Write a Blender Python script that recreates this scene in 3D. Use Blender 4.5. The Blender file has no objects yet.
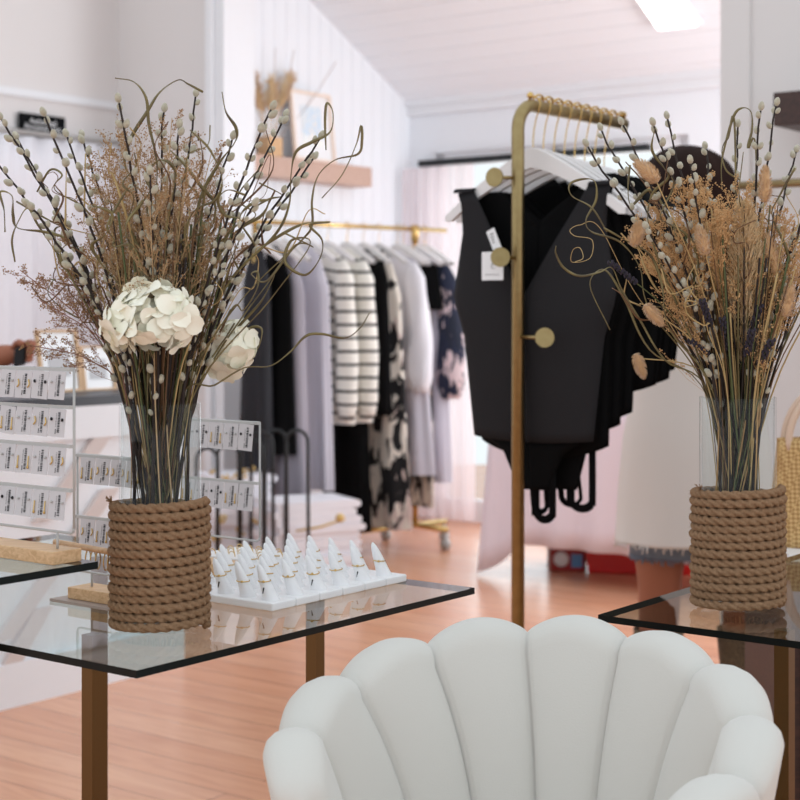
import bpy, math, random
from mathutils import Vector, Matrix
random.seed(7)
SC = bpy.context.scene
COL = SC.collection
F = 1560.0; HZ = 315.0; HC = 1.15
PI = math.pi
D1 = Vector((0.606, 0.7955, 0)); D2 = Vector((-0.7955, 0.606, 0)); UP = Vector((0, 0, 1))
def W(px, py, d): return Vector(((px-400)/F*d, d, HC-(py-HZ)/F*d))
def G(px, py, z=0.0):
    d = (HC-z)*F/(py-HZ); return Vector(((px-400)/F*d, d, z))
def zat(py, d): return HC-(py-HZ)/F*d

# ------------------------------------------------------------------ materials
def lin(c): return tuple((x/12.92 if x <= .04045 else ((x+.055)/1.055)**2.4) for x in [v/255 for v in c])+(1,)
MATS = {}
def mat(name, rgb, rough=.5, metal=0, spec=.5, noise=None, bump=0, bscale=40, sheen=0, coat=0, trans=0, sub=0):
    """noise = (scale, rgb2, amount)"""
    if name in MATS: return MATS[name]
    m = bpy.data.materials.new(name); m.use_nodes = True; nt = m.node_tree; b = nt.nodes['Principled BSDF']
    b.inputs['Base Color'].default_value = lin(rgb); b.inputs['Roughness'].default_value = rough
    b.inputs['Metallic'].default_value = metal; b.inputs['Specular IOR Level'].default_value = spec
    b.inputs['Sheen Weight'].default_value = sheen; b.inputs['Coat Weight'].default_value = coat
    b.inputs['Transmission Weight'].default_value = trans
    if coat: b.inputs['Coat Roughness'].default_value = .12
    tc = nt.nodes.new('ShaderNodeTexCoord')
    if noise:
        n = nt.nodes.new('ShaderNodeTexNoise'); n.inputs['Scale'].default_value = noise[0]; n.inputs['Detail'].default_value = 4
        r = nt.nodes.new('ShaderNodeValToRGB'); r.color_ramp.elements[0].position = .5-noise[2]; r.color_ramp.elements[1].position = .5+noise[2]
        r.color_ramp.elements[0].color = lin(rgb); r.color_ramp.elements[1].color = lin(noise[1])
        nt.links.new(tc.outputs['Object'], n.inputs['Vector']); nt.links.new(n.outputs['Fac'], r.inputs['Fac']); nt.links.new(r.outputs['Color'], b.inputs['Base Color'])
    if bump:
        n2 = nt.nodes.new('ShaderNodeTexNoise'); n2.inputs['Scale'].default_value = bscale; n2.inputs['Detail'].default_value = 5
        bp = nt.nodes.new('ShaderNodeBump'); bp.inputs['Strength'].default_value = bump; bp.inputs['Distance'].default_value = .01
        nt.links.new(tc.outputs['Object'], n2.inputs['Vector']); nt.links.new(n2.outputs['Fac'], bp.inputs['Height']); nt.links.new(bp.outputs['Normal'], b.inputs['Normal'])
    MATS[name] = m; return m
def glass_mat(name, tint, ior=1.5, rough=0.0):
    m = bpy.data.materials.new(name); m.use_nodes = True; nt = m.node_tree; nt.nodes.clear()
    o = nt.nodes.new('ShaderNodeOutputMaterial'); mx = nt.nodes.new('ShaderNodeMixShader'); fr = nt.nodes.new('ShaderNodeFresnel'); fr.inputs['IOR'].default_value = ior
    t = nt.nodes.new('ShaderNodeBsdfTransparent'); t.inputs['Color'].default_value = lin(tint)
    g = nt.nodes.new('ShaderNodeBsdfGlossy'); g.inputs['Roughness'].default_value = rough
    ge = nt.nodes.new('ShaderNodeNewGeometry'); sb = nt.nodes.new('ShaderNodeMath'); sb.operation = 'SUBTRACT'; sb.inputs[0].default_value = 1
    ml = nt.nodes.new('ShaderNodeMath'); ml.operation = 'MULTIPLY'; nt.links.new(ge.outputs['Backfacing'], sb.inputs[1]); nt.links.new(sb.outputs[0], ml.inputs[0]); nt.links.new(fr.outputs[0], ml.inputs[1])
    nt.links.new(ml.outputs[0], mx.inputs[0]); nt.links.new(t.outputs[0], mx.inputs[1]); nt.links.new(g.outputs[0], mx.inputs[2]); nt.links.new(mx.outputs[0], o.inputs[0])
    MATS[name] = m; return m
def wood_mat(name, c1, c2, scale=(1, 12, 12), rough=.45, ang=0):
    m = mat(name, c1, rough); nt = m.node_tree; b = nt.nodes['Principled BSDF']; tc = nt.nodes['Texture Coordinate']
    mp = nt.nodes.new('ShaderNodeMapping'); mp.inputs['Scale'].default_value = scale; mp.inputs['Rotation'].default_value = (0, 0, ang)
    n = nt.nodes.new('ShaderNodeTexNoise'); n.inputs['Scale'].default_value = 6; n.inputs['Detail'].default_value = 6; n.inputs['Distortion'].default_value = 1.2
    r = nt.nodes.new('ShaderNodeValToRGB'); r.color_ramp.elements[0].position = .35; r.color_ramp.elements[1].position = .68
    r.color_ramp.elements[0].color = lin(c1); r.color_ramp.elements[1].color = lin(c2)
    nt.links.new(tc.outputs['Object'], mp.inputs[0]); nt.links.new(mp.outputs[0], n.inputs['Vector']); nt.links.new(n.outputs['Fac'], r.inputs[0]); nt.links.new(r.outputs[0], b.inputs['Base Color'])
    return m
M_wall = mat('wall_paint', (226, 222, 221), .7, bump=.02, bscale=60)
M_white = mat('white_paint', (238, 241, 246), .6)
M_trim = mat('trim_paint', (236, 238, 242), .45)
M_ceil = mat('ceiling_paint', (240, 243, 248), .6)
M_brass = mat('brushed_brass', (166, 148, 106), .33, 1, noise=(60, (150, 130, 90), .3), bump=.03, bscale=300)
M_brassd = mat('brass_dark_reflection', (112, 88, 58), .35, 1)  # table leg brass, its colour darkened to stand for dark reflections
M_gold = mat('gold', (214, 180, 116), .25, 1)
M_glass = glass_mat('table_glass', (236, 245, 243), 1.9)
M_edge = mat('glass_edge', (4, 12, 12), .3, spec=.2)
M_vase = glass_mat('vase_glass', (250, 252, 252), 1.35)
M_rope = mat('jute_rope', (176, 142, 112), .95, noise=(300, (144, 112, 84), .3), bump=.6, bscale=700, spec=.1)
M_velvet = mat('cream_velvet', (213, 211, 205), .8, spec=.2, sheen=.35, bump=.08, bscale=500)
M_black = mat('black_cloth', (11, 11, 12), .9, spec=.12)
M_char = mat('charcoal_rib', (42, 41, 43), .9, spec=.12, bump=.2, bscale=300)
M_hanger = mat('white_hanger', (232, 229, 229), .4)
M_navy = mat('navy_cloth', (11, 11, 16), .7, noise=(6, (20, 21, 32), .3))
M_lilac = mat('lilac_satin', (208, 205, 216), .5, sheen=.2)
M_greyc = mat('grey_cloth', (160, 155, 165), .7)
M_whitec = mat('white_cloth', (236, 234, 240), .8)
M_beige = mat('beige_cloth', (205, 190, 176), .8)
M_pinkc = mat('pale_pink_cloth', (238, 224, 232), .8)
M_blackm = mat('black_metal', (20, 26, 28), .4, spec=.4)
M_whitem = mat('white_metal', (184, 182, 180), .45)
M_card = mat('card_paper', (204, 198, 200), .6)
M_ink = mat('black_ink', (22, 20, 24), .7)
M_pine = wood_mat('pine_wood', (222, 184, 142), (196, 154, 110), (3, 30, 30))
M_shelfw = wood_mat('pale_shelf_wood', (204, 172, 156), (184, 150, 134), (2, 20, 20))
M_darkw = wood_mat('dark_wood', (74, 46, 38), (44, 26, 22), (3, 20, 20))
M_stem = mat('dark_stem', (40, 28, 24), .75)
M_bud = mat('catkin_fluff', (204, 198, 178), .95, sheen=.4, noise=(160, (160, 152, 130), .25), bump=.3, bscale=900)
M_olive = mat('olive_grass', (134, 122, 78), .6, noise=(30, (84, 70, 44), .2))
M_straw = mat('straw', (186, 158, 108), .7)
M_green = mat('green_grass', (86, 94, 56), .7)
M_bstem = mat('brown_grass', (104, 74, 48), .75)
def sheer(name, rgb):
    m = bpy.data.materials.new(name); m.use_nodes = True; nt = m.node_tree; nt.nodes.clear(); o = nt.nodes.new('ShaderNodeOutputMaterial')
    a = nt.nodes.new('ShaderNodeBsdfDiffuse'); b = nt.nodes.new('ShaderNodeBsdfTranslucent'); c = nt.nodes.new('ShaderNodeBsdfTransparent'); x = nt.nodes.new('ShaderNodeMixShader'); y = nt.nodes.new('ShaderNodeMixShader'); y.inputs[0].default_value = .25
    for q in (a, b): q.inputs['Color'].default_value = lin(rgb)
    nt.links.new(a.outputs[0], x.inputs[1]); nt.links.new(b.outputs[0], x.inputs[2]); nt.links.new(x.outputs[0], y.inputs[1]); nt.links.new(c.outputs[0], y.inputs[2]); nt.links.new(y.outputs[0], o.inputs[0]); return m
M_sheer = sheer('sheer_cloth', (248, 236, 238)); M_petal = sheer('cream_petal', (252, 249, 234)); [setattr(n_.inputs[0], 'default_value', 0.0 if any(l.from_node.type == 'BSDF_TRANSPARENT' for l in n_.inputs[2].links) else .35) for n_ in M_petal.node_tree.nodes if n_.type == 'MIX_SHADER']
M_haze = mat('tan_seed', (194, 164, 126), .85)
M_dot = mat('brown_seed', (160, 124, 86), .85)
M_dot2 = mat('gold_seed', (204, 164, 116), .9)
M_haze2 = mat('golden_seed', (196, 156, 108), .9)
M_haze3 = mat('rose_seed', (150, 108, 94), .85)
M_petal = mat('cream_petal', (250, 247, 230), .6, sheen=.2, spec=.3)
M_tail = mat('bunny_tail', (206, 166, 122), .95, sheen=.5)
M_lav = mat('lavender', (50, 44, 56), .9)
M_plume = mat('cream_plume', (226, 198, 156), .95)
M_skin = mat('skin', (160, 100, 76), .55, spec=.35)
M_hair = mat('dark_hair', (30, 18, 16), .75, spec=.15, noise=(8, (46, 27, 22), .3))
M_denim = mat('denim', (96, 110, 128), .9, noise=(40, (130, 142, 156), .3))
M_red = mat('red_plastic', (204, 24, 20), .4)
M_cer = mat('white_ceramic', (238, 238, 240), .3)

def stripes_mat():
    m = mat('striped_knit', (238, 234, 226), .85); nt = m.node_tree; b = nt.nodes['Principled BSDF']
    uv = nt.nodes.new('ShaderNodeUVMap'); uv.uv_map = 'UVMap'
    s = nt.nodes.new('ShaderNodeSeparateXYZ'); nt.links.new(uv.outputs[0], s.inputs[0])
    mm = nt.nodes.new('ShaderNodeMath'); mm.operation = 'FRACT'; nt.links.new(s.outputs[1], mm.inputs[0])
    c = nt.nodes.new('ShaderNodeMath'); c.operation = 'LESS_THAN'; c.inputs[1].default_value = .22; nt.links.new(mm.outputs[0], c.inputs[0])
    x = nt.nodes.new('ShaderNodeMix'); x.data_type = 'RGBA'; x.inputs[6].default_value = lin((238, 234, 226)); x.inputs[7].default_value = lin((20, 30, 34))
    nt.links.new(c.outputs[0], x.inputs[0]); nt.links.new(x.outputs[2], b.inputs['Base Color']); return m
def blotch_mat(name, base, stops, scale):
    m = mat(name, base, .8); nt = m.node_tree; b = nt.nodes['Principled BSDF']; tc = nt.nodes['Texture Coordinate']
    n = nt.nodes.new('ShaderNodeTexVoronoi'); n.inputs['Scale'].default_value = scale; n.inputs['Randomness'].default_value = 1
    d = nt.nodes.new('ShaderNodeTexNoise'); d.inputs['Scale'].default_value = scale*.6
    a = nt.nodes.new('ShaderNodeVectorMath'); a.operation = 'MULTIPLY_ADD'; a.inputs[1].default_value = (.25, .25, .25)
    nt.links.new(d.outputs['Color'], a.inputs[0]); nt.links.new(tc.outputs['Object'], a.inputs[2]); nt.links.new(a.outputs[0], n.inputs['Vector'])
    s = nt.nodes.new('ShaderNodeSeparateColor'); nt.links.new(n.outputs['Color'], s.inputs[0])
    r = nt.nodes.new('ShaderNodeValToRGB'); r.color_ramp.interpolation = 'CONSTANT'
    r.color_ramp.elements[0].position = 0; r.color_ramp.elements[0].color = lin(stops[0][1])
    r.color_ramp.elements[1].position = stops[1][0]; r.color_ramp.elements[1].color = lin(stops[1][1])
    for p, c in stops[2:]: e = r.color_ramp.elements.new(p); e.color = lin(c)
    nt.links.new(s.outputs[0], r.inputs[0]); nt.links.new(r.outputs[0], b.inputs['Base Color']); return m
M_stripe = stripes_mat()
M_patc = blotch_mat('cream_black_print', (230, 220, 208), [(0, (16, 15, 18)), (.34, (236, 228, 216)), (.85, (214, 196, 188))], 14)
M_patn = blotch_mat('navy_blush_print', (30, 38, 60), [(0, (28, 36, 60)), (.4, (222, 200, 202)), (.75, (24, 30, 48))], 11)
M_snake = blotch_mat('snakeskin', (130, 110, 86), [(0, (42, 32, 24)), (.4, (132, 112, 84)), (.75, (86, 68, 50))], 60)
M_bag = mat('woven_seagrass', (196, 160, 108), .85)
def _weave(m, scale, c1, c2):
    nt = m.node_tree; b = nt.nodes['Principled BSDF']; tc = nt.nodes['Texture Coordinate']
    mp = nt.nodes.new('ShaderNodeMapping'); mp.inputs['Rotation'].default_value = (0, .785, 0); mp.inputs['Scale'].default_value = (scale,)*3
    c = nt.nodes.new('ShaderNodeTexChecker'); c.inputs['Scale'].default_value = 1; c.inputs['Color1'].default_value = lin(c1); c.inputs['Color2'].default_value = lin(c2)
    nt.links.new(tc.outputs['Object'], mp.inputs[0]); nt.links.new(mp.outputs[0], c.inputs['Vector']); nt.links.new(c.outputs['Color'], b.inputs['Base Color'])
_weave(M_bag, 160, (206, 172, 118), (164, 124, 76))

def floor_mat():
    m = mat('wood_floor', (222, 166, 132), .26, spec=.5); nt = m.node_tree; b = nt.nodes['Principled BSDF']; tc = nt.nodes['Texture Coordinate']
    mp = nt.nodes.new('ShaderNodeMapping'); mp.inputs['Rotation'].default_value = (0, 0, math.radians(37.3))
    nt.links.new(tc.outputs['Object'], mp.inputs[0])
    br = nt.nodes.new('ShaderNodeTexBrick'); br.inputs['Scale'].default_value = 1; br.inputs['Brick Width'].default_value = 1.9; br.inputs['Row Height'].default_value = .13
    br.inputs['Mortar Size'].default_value = .0012; br.inputs['Color1'].default_value = lin((222, 160, 124)); br.inputs['Color2'].default_value = lin((230, 174, 140)); br.inputs['Mortar'].default_value = lin((120, 74, 52)); br.offset = .37
    nt.links.new(mp.outputs[0], br.inputs['Vector'])
    m2 = nt.nodes.new('ShaderNodeMapping'); m2.inputs['Scale'].default_value = (1.0, 9, 1); nt.links.new(mp.outputs[0], m2.inputs[0])
    n = nt.nodes.new('ShaderNodeTexNoise'); n.inputs['Scale'].default_value = 2.2; n.inputs['Detail'].default_value = 7; n.inputs['Distortion'].default_value = 1.5; nt.links.new(m2.outputs[0], n.inputs['Vector'])
    r = nt.nodes.new('ShaderNodeValToRGB'); r.color_ramp.elements[0].position = .3; r.color_ramp.elements[0].color = lin((172, 104, 72)); r.color_ramp.elements[1].position = .62; r.color_ramp.elements[1].color = lin((255, 255, 255)); nt.links.new(n.outputs['Fac'], r.inputs[0])
    mx = nt.nodes.new('ShaderNodeMix'); mx.data_type = 'RGBA'; mx.blend_type = 'MULTIPLY'; mx.inputs[0].default_value = .24
    nt.links.new(br.outputs['Color'], mx.inputs[6]); nt.links.new(r.outputs[0], mx.inputs[7]); nt.links.new(mx.outputs[2], b.inputs['Base Color'])
    bp = nt.nodes.new('ShaderNodeBump'); bp.inputs['Strength'].default_value = .05; nt.links.new(n.outputs['Fac'], bp.inputs['Height']); nt.links.new(bp.outputs[0], b.inputs['Normal'])
    return m
M_floor = floor_mat()

# ------------------------------------------------------------------ mesh builder
class MB:
    def __init__(s): s.v = []; s.f = []; s.uv = []; s.mi = []; s.cur = 0
    def face(s, idx): s.f.append(tuple(idx)); s.mi.append(s.cur)
    def frame_box(s, o, ax, ay, az):
        i = len(s.v)
        for c in range(8): s.v.append(o+ax*(c & 1)+ay*((c >> 1) & 1)+az*((c >> 2) & 1))
        fs = [(0, 2, 3, 1), (4, 5, 7, 6), (0, 1, 5, 4), (2, 6, 7, 3), (0, 4, 6, 2), (1, 3, 7, 5)]
        if ax.cross(ay).dot(az) < 0: fs = [q[::-1] for q in fs]
        for q in fs: s.face([i+k for k in q])
        return s
    def box(s, x0, x1, y0, y1, z0, z1): return s.frame_box(Vector((x0, y0, z0)), Vector((x1-x0, 0, 0)), Vector((0, y1-y0, 0)), Vector((0, 0, z1-z0)))
    def tube(s, pts, r, n=6, flat=1.0, cap=True):
        pts = [Vector(p) for p in pts]
        if len(pts) < 2: return s
        rs = r if isinstance(r, (list, tuple)) else [r]*len(pts)
        i0 = len(s.v); t = (pts[1]-pts[0]).normalized(); ref = Vector((0, 0, 1)) if abs(t.z) < .9 else Vector((1, 0, 0)); nrm = t.cross(ref).normalized()
        for k, p in enumerate(pts):
            if k == 0: tt = pts[1]-pts[0]
            elif k == len(pts)-1: tt = pts[-1]-pts[-2]
            else: tt = pts[k+1]-pts[k-1]
            if tt.length < 1e-9: tt = t
            t = tt.normalized(); nrm = nrm-t*nrm.dot(t)
            if nrm.length < 1e-6: nrm = t.orthogonal()
            nrm = nrm.normalized(); bn = t.cross(nrm)
            for j in range(n):
                a = 2*PI*j/n; s.v.append(p+nrm*math.cos(a)*rs[k]+bn*math.sin(a)*rs[k]*flat)
        for k in range(len(pts)-1):
            for j in range(n):
                a = i0+k*n+j; b = i0+k*n+(j+1) % n; s.face((a, b, b+n, a+n))
        if cap: s.face([i0+j for j in range(n)][::-1]); s.face([i0+(len(pts)-1)*n+j for j in range(n)])
        return s
    def ell(s, c, rx, ry, rz, seg=10, rings=6, rot=None, jit=0):
        i0 = len(s.v); c = Vector(c)
        for a in range(rings+1):
            th = PI*a/rings
            for b in range(seg):
                ph = 2*PI*b/seg; k = 1+random.uniform(-jit, jit)
                p = Vector((rx*math.sin(th)*math.cos(ph)*k, ry*math.sin(th)*math.sin(ph)*k, rz*math.cos(th)*k))
                if rot: p = rot @ p
                s.v.append(c+p)
        for a in range(rings):
            for b in range(seg):
                p = i0+a*seg+b; q = i0+a*seg+(b+1) % seg
                s.face((p, p+seg, q+seg, q))
        return s
    def octa(s, c, r):
        i = len(s.v)
        for d in ((r, 0, 0), (-r, 0, 0), (0, r, 0), (0, -r, 0), (0, 0, r), (0, 0, -r)): s.v.append(c+Vector(d))
        for q in ((0, 2, 4), (2, 1, 4), (1, 3, 4), (3, 0, 4), (2, 0, 5), (1, 2, 5), (3, 1, 5), (0, 3, 5)): s.face([i+k for k in q])
    def lathe(s, c, prof, n=32, close=False):
        i0 = len(s.v); c = Vector(c)
        for r, z in prof:
            for j in range(n): a = 2*PI*j/n; s.v.append(c+Vector((r*math.cos(a), r*math.sin(a), z)))
        m = len(prof)
        for k in range(m if close else m-1):
            k2 = (k+1) % m
            for j in range(n): s.face((i0+k*n+j, i0+k*n+(j+1) % n, i0+k2*n+(j+1) % n, i0+k2*n+j))
        return s
    def grid(s, rows, closed=False):
        i0 = len(s.v); n = len(rows[0])
        for r in rows: s.v.extend(r)
        for k in range(len(rows)-1):
            for j in range(n if closed else n-1): s.face((i0+k*n+j, i0+k*n+(j+1) % n, i0+(k+1)*n+(j+1) % n, i0+(k+1)*n+j))
        return s
    def prism(s, poly, ext):
        i = len(s.v); n = len(poly); poly = [Vector(p) for p in poly]
        s.v += poly+[p+ext for p in poly]
        s.face(list(range(i, i+n))[::-1]); s.face(range(i+n, i+2*n))
        for j in range(n): s.face((i+j, i+(j+1) % n, i+n+(j+1) % n, i+n+j))
        return s

ROOTM = {}
def put(name, mb, mats, parent=None, smooth=True, local=False, uvf=None, bevel=0, sub=0, solid=0):
    me = bpy.data.meshes.new(name)
    mats = mats if isinstance(mats, (list, tuple)) else [mats]
    if parent is not None:
        top = parent
        while top.parent: top = top.parent
        M = Matrix.Identity(4) if local else ROOTM.get(top.name, Matrix.Identity(4)).inverted(); loc = None
    else:
        if local: M = Matrix.Identity(4); loc = Vector((0, 0, 0))
        else:
            xs = [v[0] for v in mb.v]; ys = [v[1] for v in mb.v]; zs = [v[2] for v in mb.v]
            loc = Vector(((min(xs)+max(xs))/2, (min(ys)+max(ys))/2, min(zs))); M = Matrix.Translation(-loc)
    vs = [M @ Vector(v) for v in mb.v]
    me.from_pydata(vs, [], mb.f)
    for m in mats: me.materials.append(m)
    if len(mats) > 1: me.polygons.foreach_set('material_index', mb.mi)
    if uvf:
        uvl = me.uv_layers.new(name='UVMap')
        for l in me.loops: uvl.data[l.index].uv = uvf[l.vertex_index]
    if smooth: me.polygons.foreach_set('use_smooth', [True]*len(me.polygons))
    me.update()
    o = bpy.data.objects.new(name, me); COL.objects.link(o)
    if parent is not None: o.parent = parent
    elif loc is not None:
        o.location = loc; ROOTM[o.name] = Matrix.Translation(loc)
    if solid: md = o.modifiers.new('solid', 'SOLIDIFY'); md.thickness = solid; md.offset = 0
    if bevel: md = o.modifiers.new('bevel', 'BEVEL'); md.width = bevel; md.segments = 2; md.limit_method = 'ANGLE'
    if sub: md = o.modifiers.new('sub', 'SUBSURF'); md.levels = sub; md.render_levels = sub
    return o
def tag(o, label, cat, group=None, kind=None):
    o['label'] = label; o['category'] = cat
    if group: o['group'] = group
    if kind: o['kind'] = kind
    return o
def root(name, loc, label, cat, group=None):
    o = bpy.data.objects.new(name, None); COL.objects.link(o); o.location = loc; o.empty_display_size = .05
    ROOTM[o.name] = Matrix.Translation(Vector(loc)); return tag(o, label, cat, group)
def struct(name, mb, m, **k):
    o = put(name, mb, m, smooth=k.pop('smooth', False), **k); o['kind'] = 'structure'; return o
def crom(pts, n=6):
    pts = [Vector(p) for p in pts]
    if len(pts) < 3: return pts
    P = [pts[0]*2-pts[1]]+pts+[pts[-1]*2-pts[-2]]; out = []
    for i in range(1, len(P)-2):
        for k in range(n):
            t = k/n; a, b, c, d = P[i-1:i+3]
            out.append(.5*((2*b)+(c-a)*t+(2*a-5*b+4*c-d)*t*t+(3*b-a-3*c+d)*t**3))
    out.append(pts[-1]); return out
def lerp(a, b, t): return a+(b-a)*t
def pl(tab, x):
    if x <= tab[0][0]: return tab[0][1]
    for (a, b), (c, d) in zip(tab, tab[1:]):
        if x <= c: return b+(d-b)*(x-a)/(c-a)
    return tab[-1][1]

# ------------------------------------------------------------------ setting
struct('floor', MB().box(-7, 7, -2, 12, -.05, 0), M_floor, local=True)
def groove_wall(o, along, nrm, length, z0f, z1f, pitch=.09, g=.006, dep=.006, mbk=.08):
    """vertical boards with v grooves, facing nrm"""
    mb = MB(); xs = []; x = 0
    while x < length:
        xs += [(x, 0), (min(x+pitch-g, length), 0), (min(x+pitch-g/2, length), -dep)]; x += pitch
    xs.append((length, 0)); lo = []; hi = []
    for a, d in xs:
        p = o+along*a+nrm*d; lo.append(p+UP*z0f(a)); hi.append(p+UP*z1f(a))
    mb.grid([lo, hi]); bl = [o-nrm*mbk+UP*z0f(0), o-nrm*mbk+along*length+UP*z0f(length)]; bh = [o-nrm*mbk+UP*z1f(0), o-nrm*mbk+along*length+UP*z1f(length)]
    mb.grid([bh, bl]); return mb
A = Vector((.057, 8.9, 0)); NF = -D1      # far corner (left wall / far wall), far wall faces -D1
NL = -D2                                   # left wall of extension faces -D2
LL = 1.42
def ceil_h(t): return 2.34+.53*t           # t = distance from the far wall
SL = A-D1*LL
struct('wall_left', groove_wall(SL, D1, NL, LL, lambda a: 0, lambda a: ceil_h(LL-a)), M_white, local=True)
# far wall with glazed opening
def wseg(name, a0, a1, z0, z1, th=.12, m=M_white):
    return MB().frame_box(A-D2*a0+UP*z0, -D2*(a1-a0), D1*th, UP*(z1-z0))
mb = wseg('w', 0, .16, 0, 2.34)
for a0, a1, z0, z1 in ((.16, 1.75, 2.06, 2.34), (1.75, 4.5, 0, 2.34)): mb.frame_box(A-D2*a0+UP*z0, -D2*(a1-a0), D1*.12, UP*(z1-z0))
struct('wall_back', mb, M_white, local=True)
mb = MB().frame_box(A-D1*.03-D2*0+UP*2.28, -D2*4.5, D1*.03, UP*.08).frame_box(A-D1*.05+UP*2.33, -D2*4.5, D1*.05, UP*.05)
struct('trim_1', mb, M_trim, local=True)
# ceiling of the extension: boards run along D2
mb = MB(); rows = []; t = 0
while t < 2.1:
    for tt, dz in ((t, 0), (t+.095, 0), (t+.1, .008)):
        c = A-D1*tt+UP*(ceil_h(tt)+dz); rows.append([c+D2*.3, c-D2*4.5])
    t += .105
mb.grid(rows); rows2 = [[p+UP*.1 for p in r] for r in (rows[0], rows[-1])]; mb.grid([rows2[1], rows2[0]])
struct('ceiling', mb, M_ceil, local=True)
# window: frame, mullion, pane
w = MB()
for a in (.16, .93, 1.69): w.frame_box(A-D2*a+D1*.03, -D2*.06, D1*.05, UP*2.06)
w.frame_box(A-D2*.16+D1*.03+UP*1.99, -D2*1.59, D1*.05, UP*.07).frame_box(A-D2*.16+D1*.03, -D2*1.59, D1*.05, UP*.12)
struct('window_1', w, M_trim, local=True)
wr = bpy.data.objects['window_1']
put('window_pane', MB().frame_box(A-D2*.17+D1*.05+UP*.1, -D2*1.55, D1*.006, UP*1.9), M_vase, wr, smooth=False)
# front shop: left back wall with curtain, return wall and jamb
B0 = W(118, 0, 8.0); B0.z = 0
fl = MB().frame_box(B0-D1*4.0, D1*4.0, D2*.1, UP*3.6)
struct('wall_left_front', fl, M_wall, local=True)
J = Vector((-.91, 7.59, 0))
RW = (J-B0); 
struct('wall_left_return', MB().frame_box(B0, RW, D1*.1, UP*3.6), M_wall, local=True)
struct('trim_2', MB().frame_box(B0-D1*4+NL*.015+UP*2.2, D1*4, D2*.02, UP*.035), M_trim, local=True)
jm = MB().frame_box(J-D1*.05, -D2*.12, D1*.22, UP*3.6).frame_box(J-D1*.075-D2*.02, -D2*.04, D1*.03, UP*3.6)
struct('trim_3', jm, M_trim, local=True)
# right partition
PR = W(722, 0, 5.0); PR.z = 0
struct('wall_right', MB().frame_box(PR, -D2*2.6, D1*.12, UP*3.4), M_wall, local=True)
struct('trim_4', MB().frame_box(PR-D1*.012, -D2*.1, D1*.15, UP*3.4), M_wall, local=True)
struct('baseboard_back', MB().frame_box(A-D1*.02-D2*1.75, -D2*2.7, D1*.02, UP*.14), M_trim, local=True)
struct('baseboard_left', MB().frame_box(SL-D2*.018, D1*LL, D2*.018, UP*.14), M_trim, local=True)

# blind head rail
tag(put('blind_rail', MB().frame_box(A-D2*.1-D1*.06+UP*1.985, -D2*1.45, D1*.04, UP*.035), M_blackm, smooth=False), 'slim black blind head rail above the bright rear window', 'blind')
# door curtain front left
def drape(o, along, nrm, length, z0, z1, waves, amp, flare=0, seg=10, nn=None):
    rows = []; nn = nn or waves*6
    for k in range(seg+1):
        t = k/seg; z = lerp(z1, z0, t); row = []
        for j in range(nn+1):
            a = j/nn; row.append(o+along*(length*a)+nrm*(amp*(.6+.6*t)*math.sin(2*PI*waves*a+1.3*math.sin(5*a))+flare*t)+UP*z)
        rows.append(row)
    return MB().grid(rows)
cur = root('door_curtain', B0-D1*2.2+NL*.06, 'long white gathered curtain hanging below the black staff sign', 'curtain')
put('fabric', drape(B0-D1*2.6+NL*.08, D1, NL, 2.55, .02, 2.0, 20, .022), M_whitec, cur, solid=.002)
put('curtain_rod', MB().tube([B0-D1*2.7+NL*.08+UP*2.02, B0-D1*.02+NL*.08+UP*2.02], .012, 8), M_whitem, cur)
wc = root('sheer_curtain', A-D2*.3-D1*.1, 'sheer pale pink curtain at the rear window beside the clothes rack', 'curtain')
put('fabric', drape(A-D2*.05-D1*.14, -D2, -D1, .48, .03, 1.97, 7, .025), M_sheer, wc)
# sign
def text_obj(name, txt, size, loc, xax, zax, m, parent, ext=.0006, align='CENTER'):
    cu = bpy.data.curves.new(name, 'FONT'); cu.body = txt; cu.size = size; cu.extrude = ext; cu.align_x = align; cu.align_y = 'CENTER'; cu.space_line = .8
    ob = bpy.data.objects.new(name+'_tmp', cu); COL.objects.link(ob); dg = bpy.context.evaluated_depsgraph_get(); dg.update()
    me = bpy.data.meshes.new_from_object(ob.evaluated_get(dg)); COL.objects.unlink(ob); bpy.data.objects.remove(ob)
    xax = xax.normalized(); zax = zax.normalized(); n = xax.cross(zax)
    R = Matrix((xax, zax, n)).transposed().to_4x4(); R.translation = loc
    me.transform(ROOTM[parent.name].inverted() @ R); me.materials.clear(); me.materials.append(m)
    o = bpy.data.objects.new(name, me); COL.objects.link(o); o.parent = parent; return o
sp0 = W(37, 126, 7.6); k = (sp0-B0).dot(D1); sc_ = B0+D1*k+UP*zat(126, 7.6)+NL*.03
sg = root('staff_sign', sc_, 'small black wall sign with white staff wording above the door curtain', 'sign')
put('plate', MB().frame_box(sc_-D1*.14-UP*.05, D1*.28, -NL*.012, UP*.1), mat('sign_black', (12, 13, 16), .7, spec=.1), sg, smooth=False)
text_obj('lettering', 'Authorised\nPersonnel Only', .036, sc_+NL*.003, D1, UP, M_cer, sg)
# ceiling light
cl = A-D1*1.02; u = None
lp = W(662, -26, 7.3); tt = (A-lp).dot(D1); zc = ceil_h(tt)
c0 = Vector((lp.x, lp.y, zc-.03)); sl = Vector((-D1.x, -D1.y, .53)).normalized()
r0 = root('ceiling_light', c0, 'bright rectangular light panel on the sloping white board ceiling', 'light')
put('frame', MB().frame_box(c0-D2*.12-sl*.2, D2*.24, sl*.4, UP*.02), M_trim, r0, smooth=False)
me_ = bpy.data.materials.new('lamp_glow'); me_.use_nodes = True; e = me_.node_tree.nodes['Principled BSDF']; e.inputs['Emission Color'].default_value = (1, .98, .95, 1); e.inputs['Emission Strength'].default_value = 6
put('diffuser', MB().frame_box(c0-D2*.1-sl*.18-UP*.008, D2*.2, sl*.36, UP*.008), me_, r0, smooth=False)

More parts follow.
